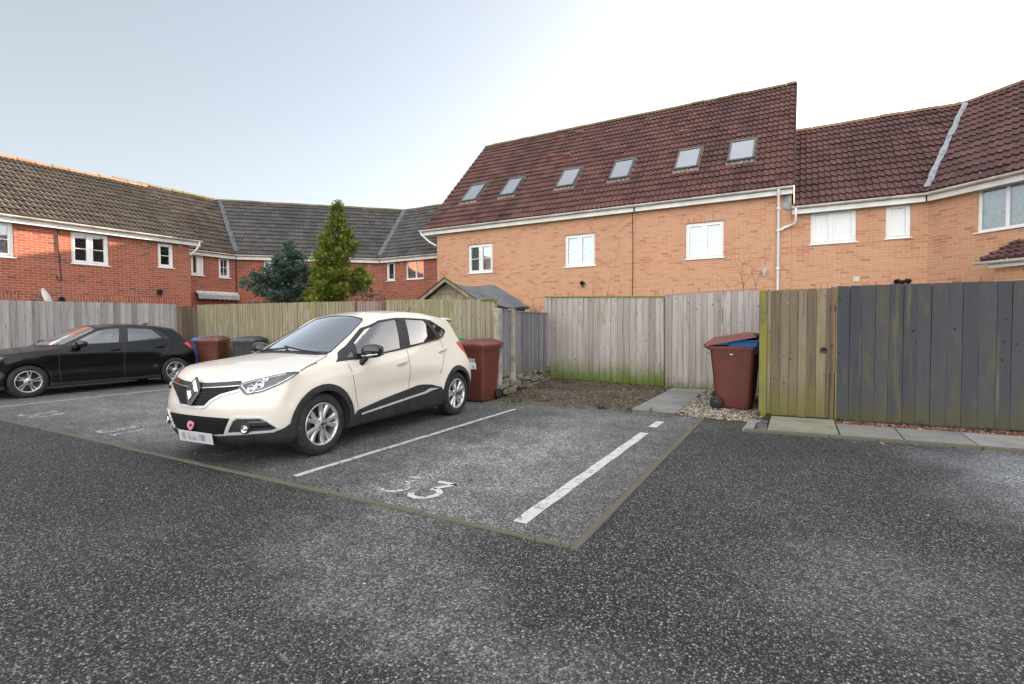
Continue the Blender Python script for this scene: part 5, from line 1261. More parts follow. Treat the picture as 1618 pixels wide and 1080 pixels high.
def surface_nets(f, X, Y, Z):
    """vertices and quads of the zero surface of f sampled on the grid X*Y*Z"""
    s = f < 0
    nx, ny, nz = f.shape
    acc = np.zeros((nx - 1, ny - 1, nz - 1, 3)); cnt = np.zeros((nx - 1, ny - 1, nz - 1))
    C = [(i, j, k) for i in (0, 1) for j in (0, 1) for k in (0, 1)]
    def sub(a, c): return a[c[0]:nx - 1 + c[0], c[1]:ny - 1 + c[1], c[2]:nz - 1 + c[2]]
    for a in C:
        for ax in range(3):
            if a[ax]: continue
            b = list(a); b[ax] = 1
            fa, fb = sub(f, a), sub(f, b); cr = (fa < 0) != (fb < 0)
            t = np.where(cr, fa / np.where(cr, fa - fb, 1), 0)
            for q in range(3): acc[..., q] += np.where(cr, a[q] + (t if q == ax else 0), 0)
            cnt += cr
    m = cnt > 0; idx = -np.ones(m.shape, int); idx[m] = np.arange(m.sum())
    I, J, K = np.nonzero(m); a = acc[m] / cnt[m][:, None]
    hx, hy, hz = X[1] - X[0], Y[1] - Y[0], Z[1] - Z[0]
    V = np.stack([X[I] + a[:, 0] * hx, Y[J] + a[:, 1] * hy, Z[K] + a[:, 2] * hz], 1)
    F = []
    for ax in range(3):
        sl0 = [slice(1, -1)] * 3; sl1 = [slice(1, -1)] * 3; sl0[ax] = slice(0, -1); sl1[ax] = slice(1, None)
        A, B = s[tuple(sl0)], s[tuple(sl1)]; cr = A != B; i, j, k = np.nonzero(cr); flip = A[cr]
        o = [1, 1, 1]; o[ax] = 0; i, j, k = i + o[0], j + o[1], k + o[2]
        u, v = [(1, 2), (2, 0), (0, 1)][ax]
        def at(du, dv):
            q = [i.copy(), j.copy(), k.copy()]; q[u] -= du; q[v] -= dv; return idx[q[0], q[1], q[2]]
        quad = np.stack([at(1, 1), at(0, 1), at(0, 0), at(1, 0)], 1)
        quad[~flip] = quad[~flip][:, ::-1]; F.append(quad)
    F = np.concatenate(F); return V, F[(F >= 0).all(1)]

def car_body(S, parent, paint, cfg, h=0.02):
    P = S.P; L = P['length']
    xs = (np.arange(0, int(0.96 / h)) + 0.5) * h; X = np.concatenate([-xs[::-1], xs]); Y = np.arange(-0.06, L + 0.08, h); Z = np.arange(0.08, 1.66, h)
    A, B, C = np.meshgrid(xs, Y, Z, indexing='ij')
    def comp(x, y, z, parts=False):
        o = S.outer(x, y, z); ax = np.abs(x)
        cav = np.maximum(o + 0.045, np.maximum(0.40 - z, np.minimum(cfg['dash_y'] - y, cfg['dash_z'] - z)))
        f = np.maximum(o, -cav)
        for poly in cfg['side']: f = np.maximum(f, -np.maximum(poly_sdf(y, z, poly) - 0.011, S.green(y) - P['tumble'] * (z - 1.0) - 0.055 - ax))
        f = np.maximum(f, -np.maximum(np.maximum(poly_sdf(ax, y, cfg['screen']) - 0.006, 0.9 - z), -o - 0.12))
        f = np.maximum(f, -np.maximum(poly_sdf(ax, z, cfg['rear']), 3.3 - y))
        for ya in P['axles']:
            r = np.sqrt((y - ya) ** 2 + (z - P['wr']) ** 2); f = np.maximum(f, -np.maximum(r - cfg['arch'], 0.50 - ax))
        return f
    f = comp(A, B, C); f = np.concatenate([f[::-1], f], 0)
    V, F = surface_nets(f, X, Y, Z)
    for _ in range(3):
        v = comp(V[:, 0], V[:, 1], V[:, 2]); g = S.grad(V[:, 0], V[:, 1], V[:, 2], comp, 0.003); V = V - g * np.clip(v, -h / 2, h / 2)[:, None] * 0.8
    me = bpy.data.meshes.new('body'); me.from_pydata(V.tolist(), [], F.tolist())
    me.polygons.foreach_set('use_smooth', np.ones(len(F), bool))
    c = V[F].mean(1); o = S.outer(c[:, 0], c[:, 1], c[:, 2]); me.materials.append(paint); me.materials.append(M['car_liner'])
    me.polygons.foreach_set('material_index', ((o < -0.010) | (c[:, 2] < 0.245)).astype(np.int32))
    ov = S.outer(V[:, 0], V[:, 1], V[:, 2]); nr = S.grad(V[:, 0], V[:, 1], V[:, 2]); nr[np.abs(ov) > 0.004] = 0
    me.normals_split_custom_set_from_vertices(nr.tolist())
    return link(bpy.data.objects.new('body', me), parent)

def proj_side(P): a = np.array(P, float); n = len(a); return np.stack([np.full(n, 1.25), a[:, 0], a[:, 1]], 1), np.tile([-1.0, 0, 0], (n, 1))
def proj_top(P): a = np.array(P, float); n = len(a); return np.stack([a[:, 0], a[:, 1], np.full(n, 2.2)], 1), np.tile([0, 0, -1.0], (n, 1))
def proj_rear(P): a = np.array(P, float); n = len(a); return np.stack([a[:, 0], np.full(n, 5.5), a[:, 1]], 1), np.tile([0, -1.0, 0], (n, 1))
def proj_front(P):
    a = np.array(P, float); ph = np.radians(a[:, 0]); d = np.stack([np.sin(ph), -np.cos(ph), np.zeros(len(a))], 1)
    return np.array([0, 1.0, 0]) + d * 2.0 + np.stack([np.zeros(len(a)), np.zeros(len(a)), a[:, 1]], 1), -d
def phi(x, y): return math.degrees(math.atan2(x, 1.0 - y))

def patch(S, name, mat, parent, poly, mode, off=0.004, thick=0.012, step=0.035, holes=(), mirror=False, unit=1.0, dome=0.0):
    """a part that follows the car's surface: outline in a 2-d view, laid on the body, with its own thickness. unit: metres per 2-d unit along the first axis"""
    pr = {'side': proj_side, 'top': proj_top, 'rear': proj_rear, 'front': proj_front}[mode]
    def dens(pl):
        out = []
        for a, b in zip(pl, list(pl[1:]) + [pl[0]]):
            n = max(1, int(math.hypot((b[0] - a[0]) * unit, b[1] - a[1]) / step)); out += [(a[0] + (b[0] - a[0]) * k / n, a[1] + (b[1] - a[1]) * k / n) for k in range(n)]
        return out
    loops = [dens(poly)] + [dens(q) for q in holes]
    pts = []; edges = []
    for lp in loops:
        b = len(pts); pts += lp; edges += [(b + k, b + (k + 1) % len(lp)) for k in range(len(lp))]
    bx = np.array(poly); gx = np.arange(bx[:, 0].min(), bx[:, 0].max(), step / unit); gy = np.arange(bx[:, 1].min(), bx[:, 1].max(), step)
    if len(gx) and len(gy):
        GX, GY = np.meshgrid(gx + step / unit * .5, gy + step * .5); gp = np.stack([GX.ravel(), GY.ravel()], 1)
        d = poly_sdf(gp[:, 0] * unit, gp[:, 1], [(a * unit, b) for a, b in poly]); ok = d < -step * .45
        for q in holes: ok &= poly_sdf(gp[:, 0] * unit, gp[:, 1], [(a * unit, b) for a, b in q]) > step * .45
        pts += [tuple(p) for p in gp[ok]]
    vs, es, fs, ov, oe, of = geometry.delaunay_2d_cdt([Vector((p[0] * unit, p[1])) for p in pts], edges, [], 0, 1e-6)
    v2 = np.array([(v.x / unit, v.y) for v in vs])
    tri = np.array([f for f in fs]); cc = v2[tri].mean(1)
    keep = poly_sdf(cc[:, 0] * unit, cc[:, 1], [(a * unit, b) for a, b in poly]) < 0
    for q in holes: keep &= poly_sdf(cc[:, 0] * unit, cc[:, 1], [(a * unit, b) for a, b in q]) > 0
    tri = tri[keep]
    O, D = pr(v2); H, has = S.hit(O, D, 3.2, 200)
    g = S.grad(H[:, 0], H[:, 1], H[:, 2])
    tri = tri[has[tri].all(1)]
    if dome:
        dd = -poly_sdf(v2[:, 0] * unit, v2[:, 1], [(a * unit, b) for a, b in poly]); offv = off + dome * np.clip(dd / 0.05, 0, 1) ** .5
    else: offv = np.full(len(v2), off)
    T = H + g * offv[:, None]; Bt = H + g * (off - thick)
    # orientation
    n0 = np.cross(T[tri[:, 1]] - T[tri[:, 0]], T[tri[:, 2]] - T[tri[:, 0]]); fl = (n0 * g[tri[:, 0]]).sum(1) < 0; tri[fl] = tri[fl][:, ::-1]
    ec = {}
    for t in tri:
        for a, b in ((t[0], t[1]), (t[1], t[2]), (t[2], t[0])): ec[(a, b)] = ec.get((a, b), 0) + 1
    bd = [(a, b) for (a, b) in ec if (b, a) not in ec]
    nV = len(T); V = T.tolist(); N = g.tolist(); F = tri.tolist()
    for a, b in bd:
        k = len(V); V += [T[a].tolist(), T[b].tolist(), Bt[b].tolist(), Bt[a].tolist()]; N += [[0, 0, 0]] * 4; F.append([k + 1, k, k + 3, k + 2])
    outs = []
    for sgn in ((1, -1) if mirror else (1,)):
        VV = [[sgn * p[0], p[1], p[2]] for p in V]; FF = F if sgn > 0 else [f[::-1] for f in F]; NN = [[sgn * p[0], p[1], p[2]] for p in N]
        me = bpy.data.meshes.new(name); me.from_pydata(VV, [], FF)
        me.polygons.foreach_set('use_smooth', np.array([len(f) == 3 for f in FF]))
        if not dome: me.normals_split_custom_set_from_vertices(NN)
        me.materials.append(mat); outs.append(link(bpy.data.objects.new(name, me), parent))
    return outs

def ribbon_poly(pts, w, ax=1.0):
    L = []; R = []; n = len(pts)
    for i, p in enumerate(pts):
        a = Vector(pts[max(0, i - 1)]); b = Vector(pts[min(n - 1, i + 1)]); d = Vector(((b.x - a.x) * ax, b.y - a.y)).normalized(); nn = Vector((-d.y / ax, d.x)) * w / 2
        L.append((p[0] + nn.x, p[1] + nn.y)); R.append((p[0] - nn.x, p[1] - nn.y))
    return L + R[::-1]
def ribbon(S, name, mat, parent, pts, w, mode, off=0.0015, thick=0.006, mirror=False, unit=1.0):
    return patch(S, name, mat, parent, ribbon_poly(pts, w, unit), mode, off, thick, 0.05, (), mirror, unit)
def arc(c, r, a0, a1, n=24): return [(c[0] + r * math.sin(math.radians(a0 + (a1 - a0) * k / n)), c[1] + r * math.cos(math.radians(a0 + (a1 - a0) * k / n))) for k in range(n + 1)]
def smooth_poly(pts, it=2):
    for _ in range(it):
        out = []
        for a, b in zip(pts, pts[1:] + pts[:1]): out += [(a[0] * .75 + b[0] * .25, a[1] * .75 + b[1] * .25), (a[0] * .25 + b[0] * .75, a[1] * .25 + b[1] * .75)]
        pts = out
    return pts

# ---- materials
def paint_car(name, col, coat=1.0, rough=0.35, spec=0.5, metal=0.0, dirt=0.06):
    t = NT(name); P = t.obj(); z = t.sep(P)[2]; n = t.noise(P, 7, 6, 0.65)
    gm = t.math('MULTIPLY', t.smooth(t.math('ADD', z, t.math('MULTIPLY', t.math('SUBTRACT', n, .5), .5)), 0.62, 0.18), dirt * 4)
    c = t.mix(gm, col, (0.10, 0.085, 0.065)); c = t.mix(t.math('MULTIPLY', t.smooth(n, .5, .8), dirt), c, (0.2, 0.18, 0.15))
    t.bsdf(c, rough, metal, spec, coat=coat, coat_rough=t.math('ADD', 0.02, t.math('MULTIPLY', gm, .3))); return t.m
M['cream_paint'] = paint_car('cream_car_paint', (0.645, 0.60, 0.53), coat=0.7, dirt=0.05)
M['black_paint'] = paint_car('black_car_paint', (0.0025, 0.0025, 0.0035), coat=0.45, rough=0.3, spec=0.15, dirt=0.008)
M['car_liner'] = plain('car_inner_liner', (0.028, 0.028, 0.03), 0.85)
M['clad'] = plain('grained_black_cladding', (0.026, 0.026, 0.028), 0.55, dirt=0.3, scale=9)
M['gloss_black'] = plain('gloss_black_trim', (0.008, 0.008, 0.009), 0.08, spec=0.6, coat=0.3)
M['rubber'] = plain('window_rubber', (0.014, 0.014, 0.015), 0.5)
M['gap'] = plain('shut_line', (0.03, 0.027, 0.024), 0.9, spec=.2)
M['bright_trim'] = plain('bright_trim', (0.70, 0.70, 0.71), 0.28, metal=0.45, dirt=0.06)
M['slat'] = plain('black_grille_slats', (0.010, 0.010, 0.011), 0.6, spec=0.25)
M['piano'] = plain('dark_bar', (0.012, 0.013, 0.016), 0.2, spec=0.5)
M['chrome'] = plain('chrome', (0.74, 0.75, 0.77), 0.12, metal=1.0, dirt=0.05)
M['satin_chrome'] = plain('satin_chrome', (0.62, 0.62, 0.63), 0.25, metal=1.0, dirt=0.06)
M['alloy'] = plain('silver_alloy', (0.60, 0.61, 0.63), 0.32, metal=0.75, dirt=0.16, scale=14)
M['alloy_dark'] = plain('dark_alloy', (0.06, 0.06, 0.063), 0.4, metal=0.5)
M['tyre'] = plain('tyre_rubber', (0.022, 0.022, 0.023), 0.75, dirt=0.4, scale=12)
M['car_glass'] = glass_mat('car_glass', (0.52, 0.58, 0.57), 0.12, 0.0, 2.0)
M['screen_glass'] = glass_mat('windscreen_glass', (0.55, 0.66, 0.68), 0.22, 0.0, 2.6)
M['lamp_glass'] = glass_mat('lamp_cover', (0.92, 0.94, 0.95), 0.04, 0.0, 1.2)
M['lamp_inner'] = plain('lamp_reflector', (0.045, 0.05, 0.06), 0.3, metal=0.7, dirt=0.3, scale=20)
M['lamp_red'] = plain('red_tail_lamp', (0.55, 0.012, 0.015), 0.12, coat=1.0, dirt=0.1)
M['seat'] = plain('seat_cloth', (0.05, 0.05, 0.055), 0.9, dirt=0.2); M['seat_lite'] = plain('pale_seat_cloth', (0.13, 0.13, 0.14), 0.9)
M['pink'] = plain('faded_pink_poppy', (0.60, 0.22, 0.27), 0.6, dirt=0.15, scale=30)
def plate_mat():
    t = NT('number_plate'); P = t.obj(); n = t.noise(t.scale(P, (13, 1, 5)), 1.0, 1, .4)
    X, Y, Z = t.sep(P); inner = t.math('MULTIPLY', t.smooth(t.math('ABSOLUTE', X), .235, .17), t.smooth(t.math('ABSOLUTE', Z), .045, .02))
    t.bsdf(t.mix(t.math('MULTIPLY', inner, t.smooth(n, .38, .62)), (0.50, 0.50, 0.515), (0.22, 0.22, 0.24)), 0.35, coat=.3); return t.m
M['plate'] = plate_mat()

def wheel(parent, side, x, y, r, w, rim_r, spokes, hubmat='alloy', twin=0.16, sw=0.034, offs=0.0):
    """side: +1 outer face towards +x. Built around its own centre"""
    t = MB(); s = side
    prof = [(-w / 2 + .02, rim_r - .012), (-w / 2, rim_r + .015), (-w / 2 - .004, (r + rim_r) / 2), (-w / 2 + .012, r - .018), (-w / 2 + .03, r - .003)]
    for k in range(5): xx = -w / 2 + .04 + (w - .08) * k / 4; prof += [(xx - .007, r), (xx - .003, r - .007), (xx + .003, r - .007), (xx + .007, r)]
    prof += [(w / 2 - .03, r - .003), (w / 2 - .012, r - .018), (w / 2 + .004, (r + rim_r) / 2), (w / 2, rim_r + .015), (w / 2 - .02, rim_r - .012)]
    t.lathe(prof, 56, 'x'); o = t.build('wheel', M['tyre'], parent); o.location = (x, y, r)
    rm = MB()
    rm.lathe([(s * (w / 2 - .014), rim_r + .004), (s * (w / 2 - .004), rim_r - .002), (s * (w / 2 - .012), rim_r - .016), (s * (w / 2 - .05), rim_r - .022), (-s * (w / 2 - .02), rim_r - .02)], 56, 'x')
    fx = s * (w / 2 - .018)
    rm.lathe([(fx + s * .004, 0), (fx + s * .004, .028), (fx - s * .002, .036), (fx - s * .006, .062), (fx - s * .03, .072)], 32, 'x')
    for k in range(spokes):
        a0 = 2 * PI * k / spokes + offs
        for sg in (-1, 1):
            a_in = a0 + sg * 0.16; a_out = a0 + sg * twin; n = 5; P = []
            for i in range(n):
                f = i / (n - 1); rr = .045 + (rim_r - .012 - .045) * f; a = a_in + (a_out - a_in) * f + .05 * math.sin(f * PI); ww = (sw * (.62 + .45 * f)) / 2; dep = fx + s * (.004 - .012 * math.sin(f * PI) - .004 * f)
                c = Vector((0, math.sin(a) * rr, math.cos(a) * rr)); tn = Vector((0, math.cos(a), -math.sin(a)))
                for q, e in ((-1.0, -.014), (-.55, .002), (.55, .002), (1.0, -.014)): p = c + tn * ww * q; P.append((dep + s * e, p.y, p.z))
                P.append((dep - s * .035, (c + tn * ww).y, (c + tn * ww).z)); P.append((dep - s * .035, (c - tn * ww).y, (c - tn * ww).z))
            F = []
            for i in range(n - 1):
                for j in range(6): F.append((6 * i + j, 6 * i + (j + 1) % 6, 6 * i + 6 + (j + 1) % 6, 6 * i + 6 + j))
            rm.add(P, F, smooth=False)
    rm.build('rim', M[hubmat], o, fixn=True)
    bk = MB(); bk.lathe([(-s * .02, 0), (-s * .02, rim_r - .03)], 40, 'x'); bk.lathe([(s * .01, .05), (s * .01, rim_r * .72), (s * .0, rim_r * .72)], 40, 'x'); bk.build('brake_disc', M['alloy_dark'], o)
    nb = MB()
    for k in range(5): a = 2 * PI * k / 5 + .3; nb.lathe([(fx - s * .004, .007), (fx + s * .007, .007), (fx + s * .007, 0)], 8, 'x', (0, .05 * math.sin(a), .05 * math.cos(a)))
    nb.lathe([(fx + s * .003, .022), (fx + s * .008, .018), (fx + s * .008, 0)], 16, 'x'); nb.build('hub_cap', M['alloy_dark'], o)
    return o

def lump(name, mat, parent, c, r, e=2.5, nu=20, nv=14, rot=None, taper=None):
    """superellipsoid"""
    mb = MB(); P = []
    def sp(a, e): return math.copysign(abs(a) ** (2 / e), a)
    for j in range(nv):
        v = -PI / 2 + PI * j / (nv - 1)
        for i in range(nu):
            u = 2 * PI * i / nu; q = Vector((r[0] * sp(math.cos(v), e) * sp(math.cos(u), e), r[1] * sp(math.cos(v), e) * sp(math.sin(u), e), r[2] * sp(math.sin(v), e)))
            if taper: q = taper(q)
            P.append(tuple(q))
    mb.grid(P, nu, nv, wrap=True); o = mb.build(name, M[mat], parent, fixn=False); o.location = c
    if rot: o.rotation_euler = rot
    return o

def cabin(parent, S, fy, ry, top, wheel_c, mat='seat'):
    for sx in (-1, 1):
        lump('seat', mat, parent, (sx * .35, fy, .74), (.24, .10, .36), 3.5, rot=(math.radians(-14), 0, 0)); lump('headrest', mat, parent, (sx * .35, fy + .12, top), (.13, .055, .10), 3.2)
        lump('seat', mat, parent, (sx * .35, fy - .27, .45), (.24, .27, .09), 3.5); lump('headrest', mat, parent, (sx * .36, ry + .12, top - .02), (.12, .05, .075), 3.2)
    lump('rear_bench', mat, parent, (0, ry, .78), (.60, .10, .34), 4, rot=(math.radians(-14), 0, 0))
    mb = MB(); n = 24; c = Vector(wheel_c); a = math.radians(28); U = Vector((1, 0, 0)); W = Vector((0, math.sin(a), math.cos(a)))
    mb.tube([tuple(c + (U * math.cos(t) + W * math.sin(t)) * .185) for t in np.linspace(0, 2 * PI, n)], .014, 8, caps=False)
    for t in (0.0, PI, -PI / 2): mb.tube([tuple(c), tuple(c + (U * math.cos(t) + W * math.sin(t)) * .18)], .018, 6)
    mb.build('steering_wheel', M['car_liner'], parent)

# ================================================================= cream hatchback
CS = CarShape(CREAM)
car = thing('parked_car', 'cream white high hatchback with black wheel arch cladding, parked in the middle bay', 'car', (-5.1307, 2.7547, 0), 0.0535816)
F1 = [(1.44, 1.00), (1.52, 1.145), (1.79, 1.30), (2.06, 1.392), (2.36, 1.425), (2.40, 1.42), (2.255, 1.055), (1.80, 1.012)]
F0 = [(1.29, 0.992), (1.40, 0.997), (1.415, 1.062)]
R1 = [(2.475, 1.085), (2.60, 1.428), (2.64, 1.432), (3.01, 1.418), (3.185, 1.155), (2.80, 1.115)]
Q1 = [(3.275, 1.18), (3.13, 1.395), (3.16, 1.40), (3.43, 1.275), (3.44, 1.255), (3.35, 1.20)]
SCREEN = [(-.05, 1.16), (.30, 1.185), (.55, 1.275), (.525, 1.43), (.495, 1.63), (.43, 1.915), (.40, 1.95), (.22, 1.982), (-.05, 1.993)]
REARW = [(-.05, 1.09), (.50, 1.09), (.47, 1.35), (-.05, 1.36)]
shr = lambda pl, d: [tuple((np.array(p) - np.mean(pl, 0)) * d + np.mean(pl, 0)) for p in pl]
car_body(CS, car, M['cream_paint'], dict(side=[F1, F0, R1, Q1], screen=SCREEN, rear=REARW, arch=0.362, dash_y=1.55, dash_z=0.97))
DLO = [(1.11, 0.955), (1.25, 1.022), (1.44, 1.118), (1.79, 1.318), (2.06, 1.411), (2.38, 1.446), (2.62, 1.45), (3.05, 1.436), (3.17, 1.42), (3.47, 1.285), (3.485, 1.25), (3.37, 1.185), (3.22, 1.145), (2.80, 1.093), (2.27, 1.032), (1.80, 0.99), (1.35, .963)]
patch(CS, 'window_surround', M['rubber'], car, DLO, 'side', 0.0045, 0.012, 0.02, (F1, F0, R1, Q1), True)
for pl in (F1, F0, R1, Q1): patch(CS, 'side_window', M['car_glass'], car, shr(pl, 1.01), 'side', -0.002, 0.003, 0.05, (), True)
ribbon(CS, 'window_trim', M['satin_chrome'], car, [(1.36, .960), (1.80, .985), (2.27, 1.026), (2.80, 1.086), (3.22, 1.137), (3.38, 1.178)], .010, 'side', .005, .008, True)
SG = [(.553, 1.27), (.528, 1.43), (.498, 1.63), (.433, 1.918), (.40, 1.955), (.22, 1.986), (0, 1.997)]
full = [(0, 1.155), (.30, 1.185)] + SG + [(-a, b) for a, b in SG[:-1][::-1]] + [(-.30, 1.185)]
patch(CS, 'windscreen', M['screen_glass'], car, full, 'top', -0.002, 0.003, 0.05)
out = [(0, 1.10), (.30, 1.12), (.50, 1.19), (.570, 1.25), (.545, 1.43), (.513, 1.63), (.446, 1.928), (.41, 1.972), (.22, 2.002), (0, 2.013)]; out = out + [(-a, b) for a, b in out[1:-1][::-1]]
patch(CS, 'windscreen_surround', M['rubber'], car, out, 'top', 0.002, 0.008, 0.04, (full,))
cw = [(0, 1.045), (.30, 1.065), (.50, 1.125), (.585, 1.19), (.570, 1.25), (.50, 1.19), (.30, 1.12), (0, 1.10)]; cw = cw + [(-a, b) for a, b in cw[1:-1][::-1]]
patch(CS, 'cowl', M['clad'], car, cw, 'top', 0.0035, 0.010, 0.04)
for pts in ([(.50, 1.16), (.30, 1.145), (.0, 1.20), (-.12, 1.235)], [(-.45, 1.15), (-.25, 1.15), (-.02, 1.185)]):
    mb = MB(); O, D = proj_top(pts); Hh, _ = CS.hit(O, D, 3, 200); mb.tube([tuple(p + np.array([0, -.005, .022])) for p in Hh], .011, 6); mb.build('wiper', M['rubber'], car)
rw = REARW[1:] ; rwp = [(0, 1.085), (.51, 1.085), (.48, 1.355), (0, 1.365)]; rwp = rwp + [(-.48, 1.355), (-.51, 1.085)]
patch(CS, 'rear_window', M['car_glass'], car, rwp, 'rear', 0.003, 0.006, 0.06)
# shut lines, belong to doors, bonnet and tailgate
ribbon(CS, 'door_seam', M['gap'], car, [(1.255, 0.955), (1.29, 0.84), (1.33, 0.62), (1.37, 0.42)], .006, 'side', mirror=True)
ribbon(CS, 'door_seam', M['gap'], car, [(2.375, 1.03), (2.345, 0.9), (2.32, 0.55), (2.305, 0.27)], .006, 'side', mirror=True)
ribbon(CS, 'door_seam', M['gap'], car, [(3.24, 1.145), (3.26, 1.06), (3.22, 0.93), (3.08, .77), (3.0, .66)], .006, 'side', mirror=True)
ribbon(CS, 'bonnet_seam', M['gap'], car, [(.60, 1.185), (.665, 1.07), (.71, .98), (.75, .88)], .008, 'top', mirror=True)
ribbon(CS, 'bonnet_seam', M['gap'], car, [(.885, .962), (.80, .948), (.70, .925), (.62, .898)], .007, 'side', mirror=True)
# door handles
for yy, zz in ((2.185, .875), (3.18, .985)):
    for sx in (1, -1):
        O, D = proj_side([(yy, zz)]); Hh, _ = CS.hit(O, D, 3, 200); p = Hh[0]
        lump('door_handle', 'cream_paint', car, (sx * (p[0] + .022), yy, zz), (.016, .115, .018), 3.0, rot=(math.radians(8), 0, 0))
    pass
# cladding
for ya, a0, a1 in ((0.86, -112, 124), (3.466, -124, 118)):
    o_ = arc((ya, .32), .425, a0, a1); i_ = arc((ya, .32), .360, a1, a0)
    patch(CS, 'arch_cladding', M['clad'], car, o_ + i_, 'side', 0.014, 0.05, 0.05, (), True)
CL = [(1.285, .345), (1.36, .395), (1.89, .475), (2.30, .525), (2.50, .552), (2.62, .55), (2.80, .53), (3.00, .475), (3.045, .43), (3.06, .17), (1.27, .17)]
patch(CS, 'sill_cladding', M['clad'], car, CL, 'side', 0.010, 0.03, 0.05, (), True)
patch(CS, 'sill_strip', M['bright_trim'], car, [(1.42, .352), (1.9, .392), (2.30, .425), (2.62, .452), (2.76, .485), (2.95, .465), (2.80, .452), (2.66, .428), (2.30, .402), (1.9, .37), (1.42, .336)], 'side', 0.018, 0.012, 0.04, (), True)
# front end, outlines as (angle, height)
FR = lambda pts: [(phi(a, b), c) for a, b, c in pts]
u = math.radians(1.0) * 0.95
sym = lambda pts: pts + [(-a, b) for a, b in pts[::-1] if abs(a) > 1e-6]
grille = [(0, .80), (phi(.22, .08), .80), (phi(.50, .155), .822), (phi(.545, .165), .785), (phi(.50, .15), .745), (phi(.36, .08), .70), (phi(.265, .04), .648), (phi(.20, .02), .592), (0, .582)]
gl = [(phi(0, 0), .80)] + grille[1:-1] + [(0, .582)] + [(-a, b) for a, b in grille[1:-1][::-1]]
patch(CS, 'grille', M['slat'], car, gl, 'front', 0.004, 0.012, 0.04, (), False, u)
for k, (zz, xx) in enumerate(((.742, .44), (.712, .355), (.682, .285), (.652, .235), (.622, .198))):
    ribbon(CS, 'grille_slat', M['slat'], car, [(-phi(xx, .06), zz), (-phi(xx * .5, .03), zz - .004), (0, zz - .006), (phi(xx * .5, .03), zz - .004), (phi(xx, .06), zz)], .011, 'front', .014, .014, False, u)
bar = [(phi(.53, .163), .802), (phi(.36, .11), .788), (phi(.12, .04), .772), (0, .77), (-phi(.12, .04), .772), (-phi(.36, .11), .788), (-phi(.53, .163), .802)]
ribbon(CS, 'grille_bar', M['piano'], car, bar, .042, 'front', .016, .016, False, u)
ribbon(CS, 'grille_bar_line', M['satin_chrome'], car, [(a, b - .022) for a, b in bar], .007, 'front', .018, .012, False, u)
ch = [(phi(.52, .155), .738), (phi(.36, .08), .693), (phi(.262, .04), .640), (phi(.198, .02), .582), (phi(.15, .01), .572), (0, .570)]
ribbon(CS, 'grille_chrome', M['bright_trim'], car, ch + [(-a, b) for a, b in ch[:-1][::-1]], .020, 'front', .010, .014, False, u)
# lozenge badge
def nose_pt(x, z):
    O, D = proj_front([(phi(x, .02), z)]); H_, _ = CS.hit(O, D, 3, 200); return H_[0]
pc = nose_pt(0, .725)
bd = MB(); fr = lambda a, b, h_: (a, pc[1] - .012 - h_ + (b) * .28, .725 + b)
bd.prism([(0, .135), (.098, .035), (.098, -.03), (.03, -.135), (-.03, -.135), (-.098, -.03), (-.098, .035)], 0, .016, fr); bd.build('badge_surround', M['gloss_black'], car, fixn=True, bevel=.004)
lz = MB(); Oo = [(0, .108), (.080, 0), (0, -.108), (-.080, 0)]; Mi = [(0, .080), (.057, 0), (0, -.080), (-.057, 0)]; Ii = [(0, .048), (.030, 0), (0, -.048), (-.030, 0)]
V = [fr(a, b, .016) for a, b in Oo] + [fr(a, b, .036) for a, b in Mi] + [fr(a, b, .017) for a, b in Ii]
lz.add(V, [(k, (k + 1) % 4, 4 + (k + 1) % 4, 4 + k) for k in range(4)] + [(4 + k, 4 + (k + 1) % 4, 8 + (k + 1) % 4, 8 + k) for k in range(4)]); lz.build('badge', M['chrome'], car, fixn=True)
# headlamps
HL = FR([(.505, .145, .785), (.60, .17, .700), (.72, .24, .722), (.81, .38, .785), (.835, .60, .888), (.80, .50, .893), (.70, .34, .858), (.57, .20, .815)])
for o in patch(CS, 'headlight', M['lamp_inner'], car, HL, 'front', 0.002, 0.02, 0.03, (), True, u): pass
rim_h = [tuple(np.mean(HL, 0) + (np.array(p) - np.mean(HL, 0)) * .88) for p in HL]
patch(CS, 'headlight_surround', M['gloss_black'], car, HL, 'front', 0.012, 0.016, 0.04, (rim_h,), True, u)
ribbon(CS, 'headlight_chrome', M['chrome'], car, [tuple(np.mean(HL, 0) + (np.array(p) - np.mean(HL, 0)) * .86) for p in (HL[0], HL[1], HL[2], HL[3], HL[4])], .009, 'front', .010, .010, True, u)
ribbon(CS, 'headlight_chrome', M['satin_chrome'], car, [tuple(np.mean(HL, 0) + (np.array(p) - np.mean(HL, 0)) * .84) for p in (HL[0], HL[7], HL[6], HL[5])], .008, 'front', .010, .010, True, u)
def lamp_bowl(x, z, r, mat_ring='chrome', lens='lamp_glass', nm='lamp_bulb', dep=.0):
    for sx in (1, -1):
        O, D = proj_front([(phi(x, .25), z)]); H_, _ = CS.hit(O, D, 3, 200); g = CS.grad(*[H_[:, k] for k in range(3)])[0]; p = H_[0] + g * (.004 - dep)
        mb = MB(); mb.lathe([(0, r), (.012, r * .98), (.014, r * .86), (.002, r * .72), (.004, r * .4), (.014, r * .2), (.016, 0)], 22, 'z'); o = mb.build(nm, M[mat_ring], car)
        q = Vector((sx * g[0] * .6, g[1], g[2] * .4)).to_track_quat('Z', 'Y'); o.rotation_mode = 'QUATERNION'; o.rotation_quaternion = q; o.location = (sx * p[0], p[1], p[2])
for xx, zz, rr in ((.605, .752, .042), (.70, .785, .045), (.775, .835, .028)): lamp_bowl(xx, zz, rr)
patch(CS, 'headlight_cover', M['lamp_glass'], car, [tuple(np.mean(HL, 0) + (np.array(p) - np.mean(HL, 0)) * .95) for p in HL], 'front', 0.020, 0.003, 0.04, (), True, u)
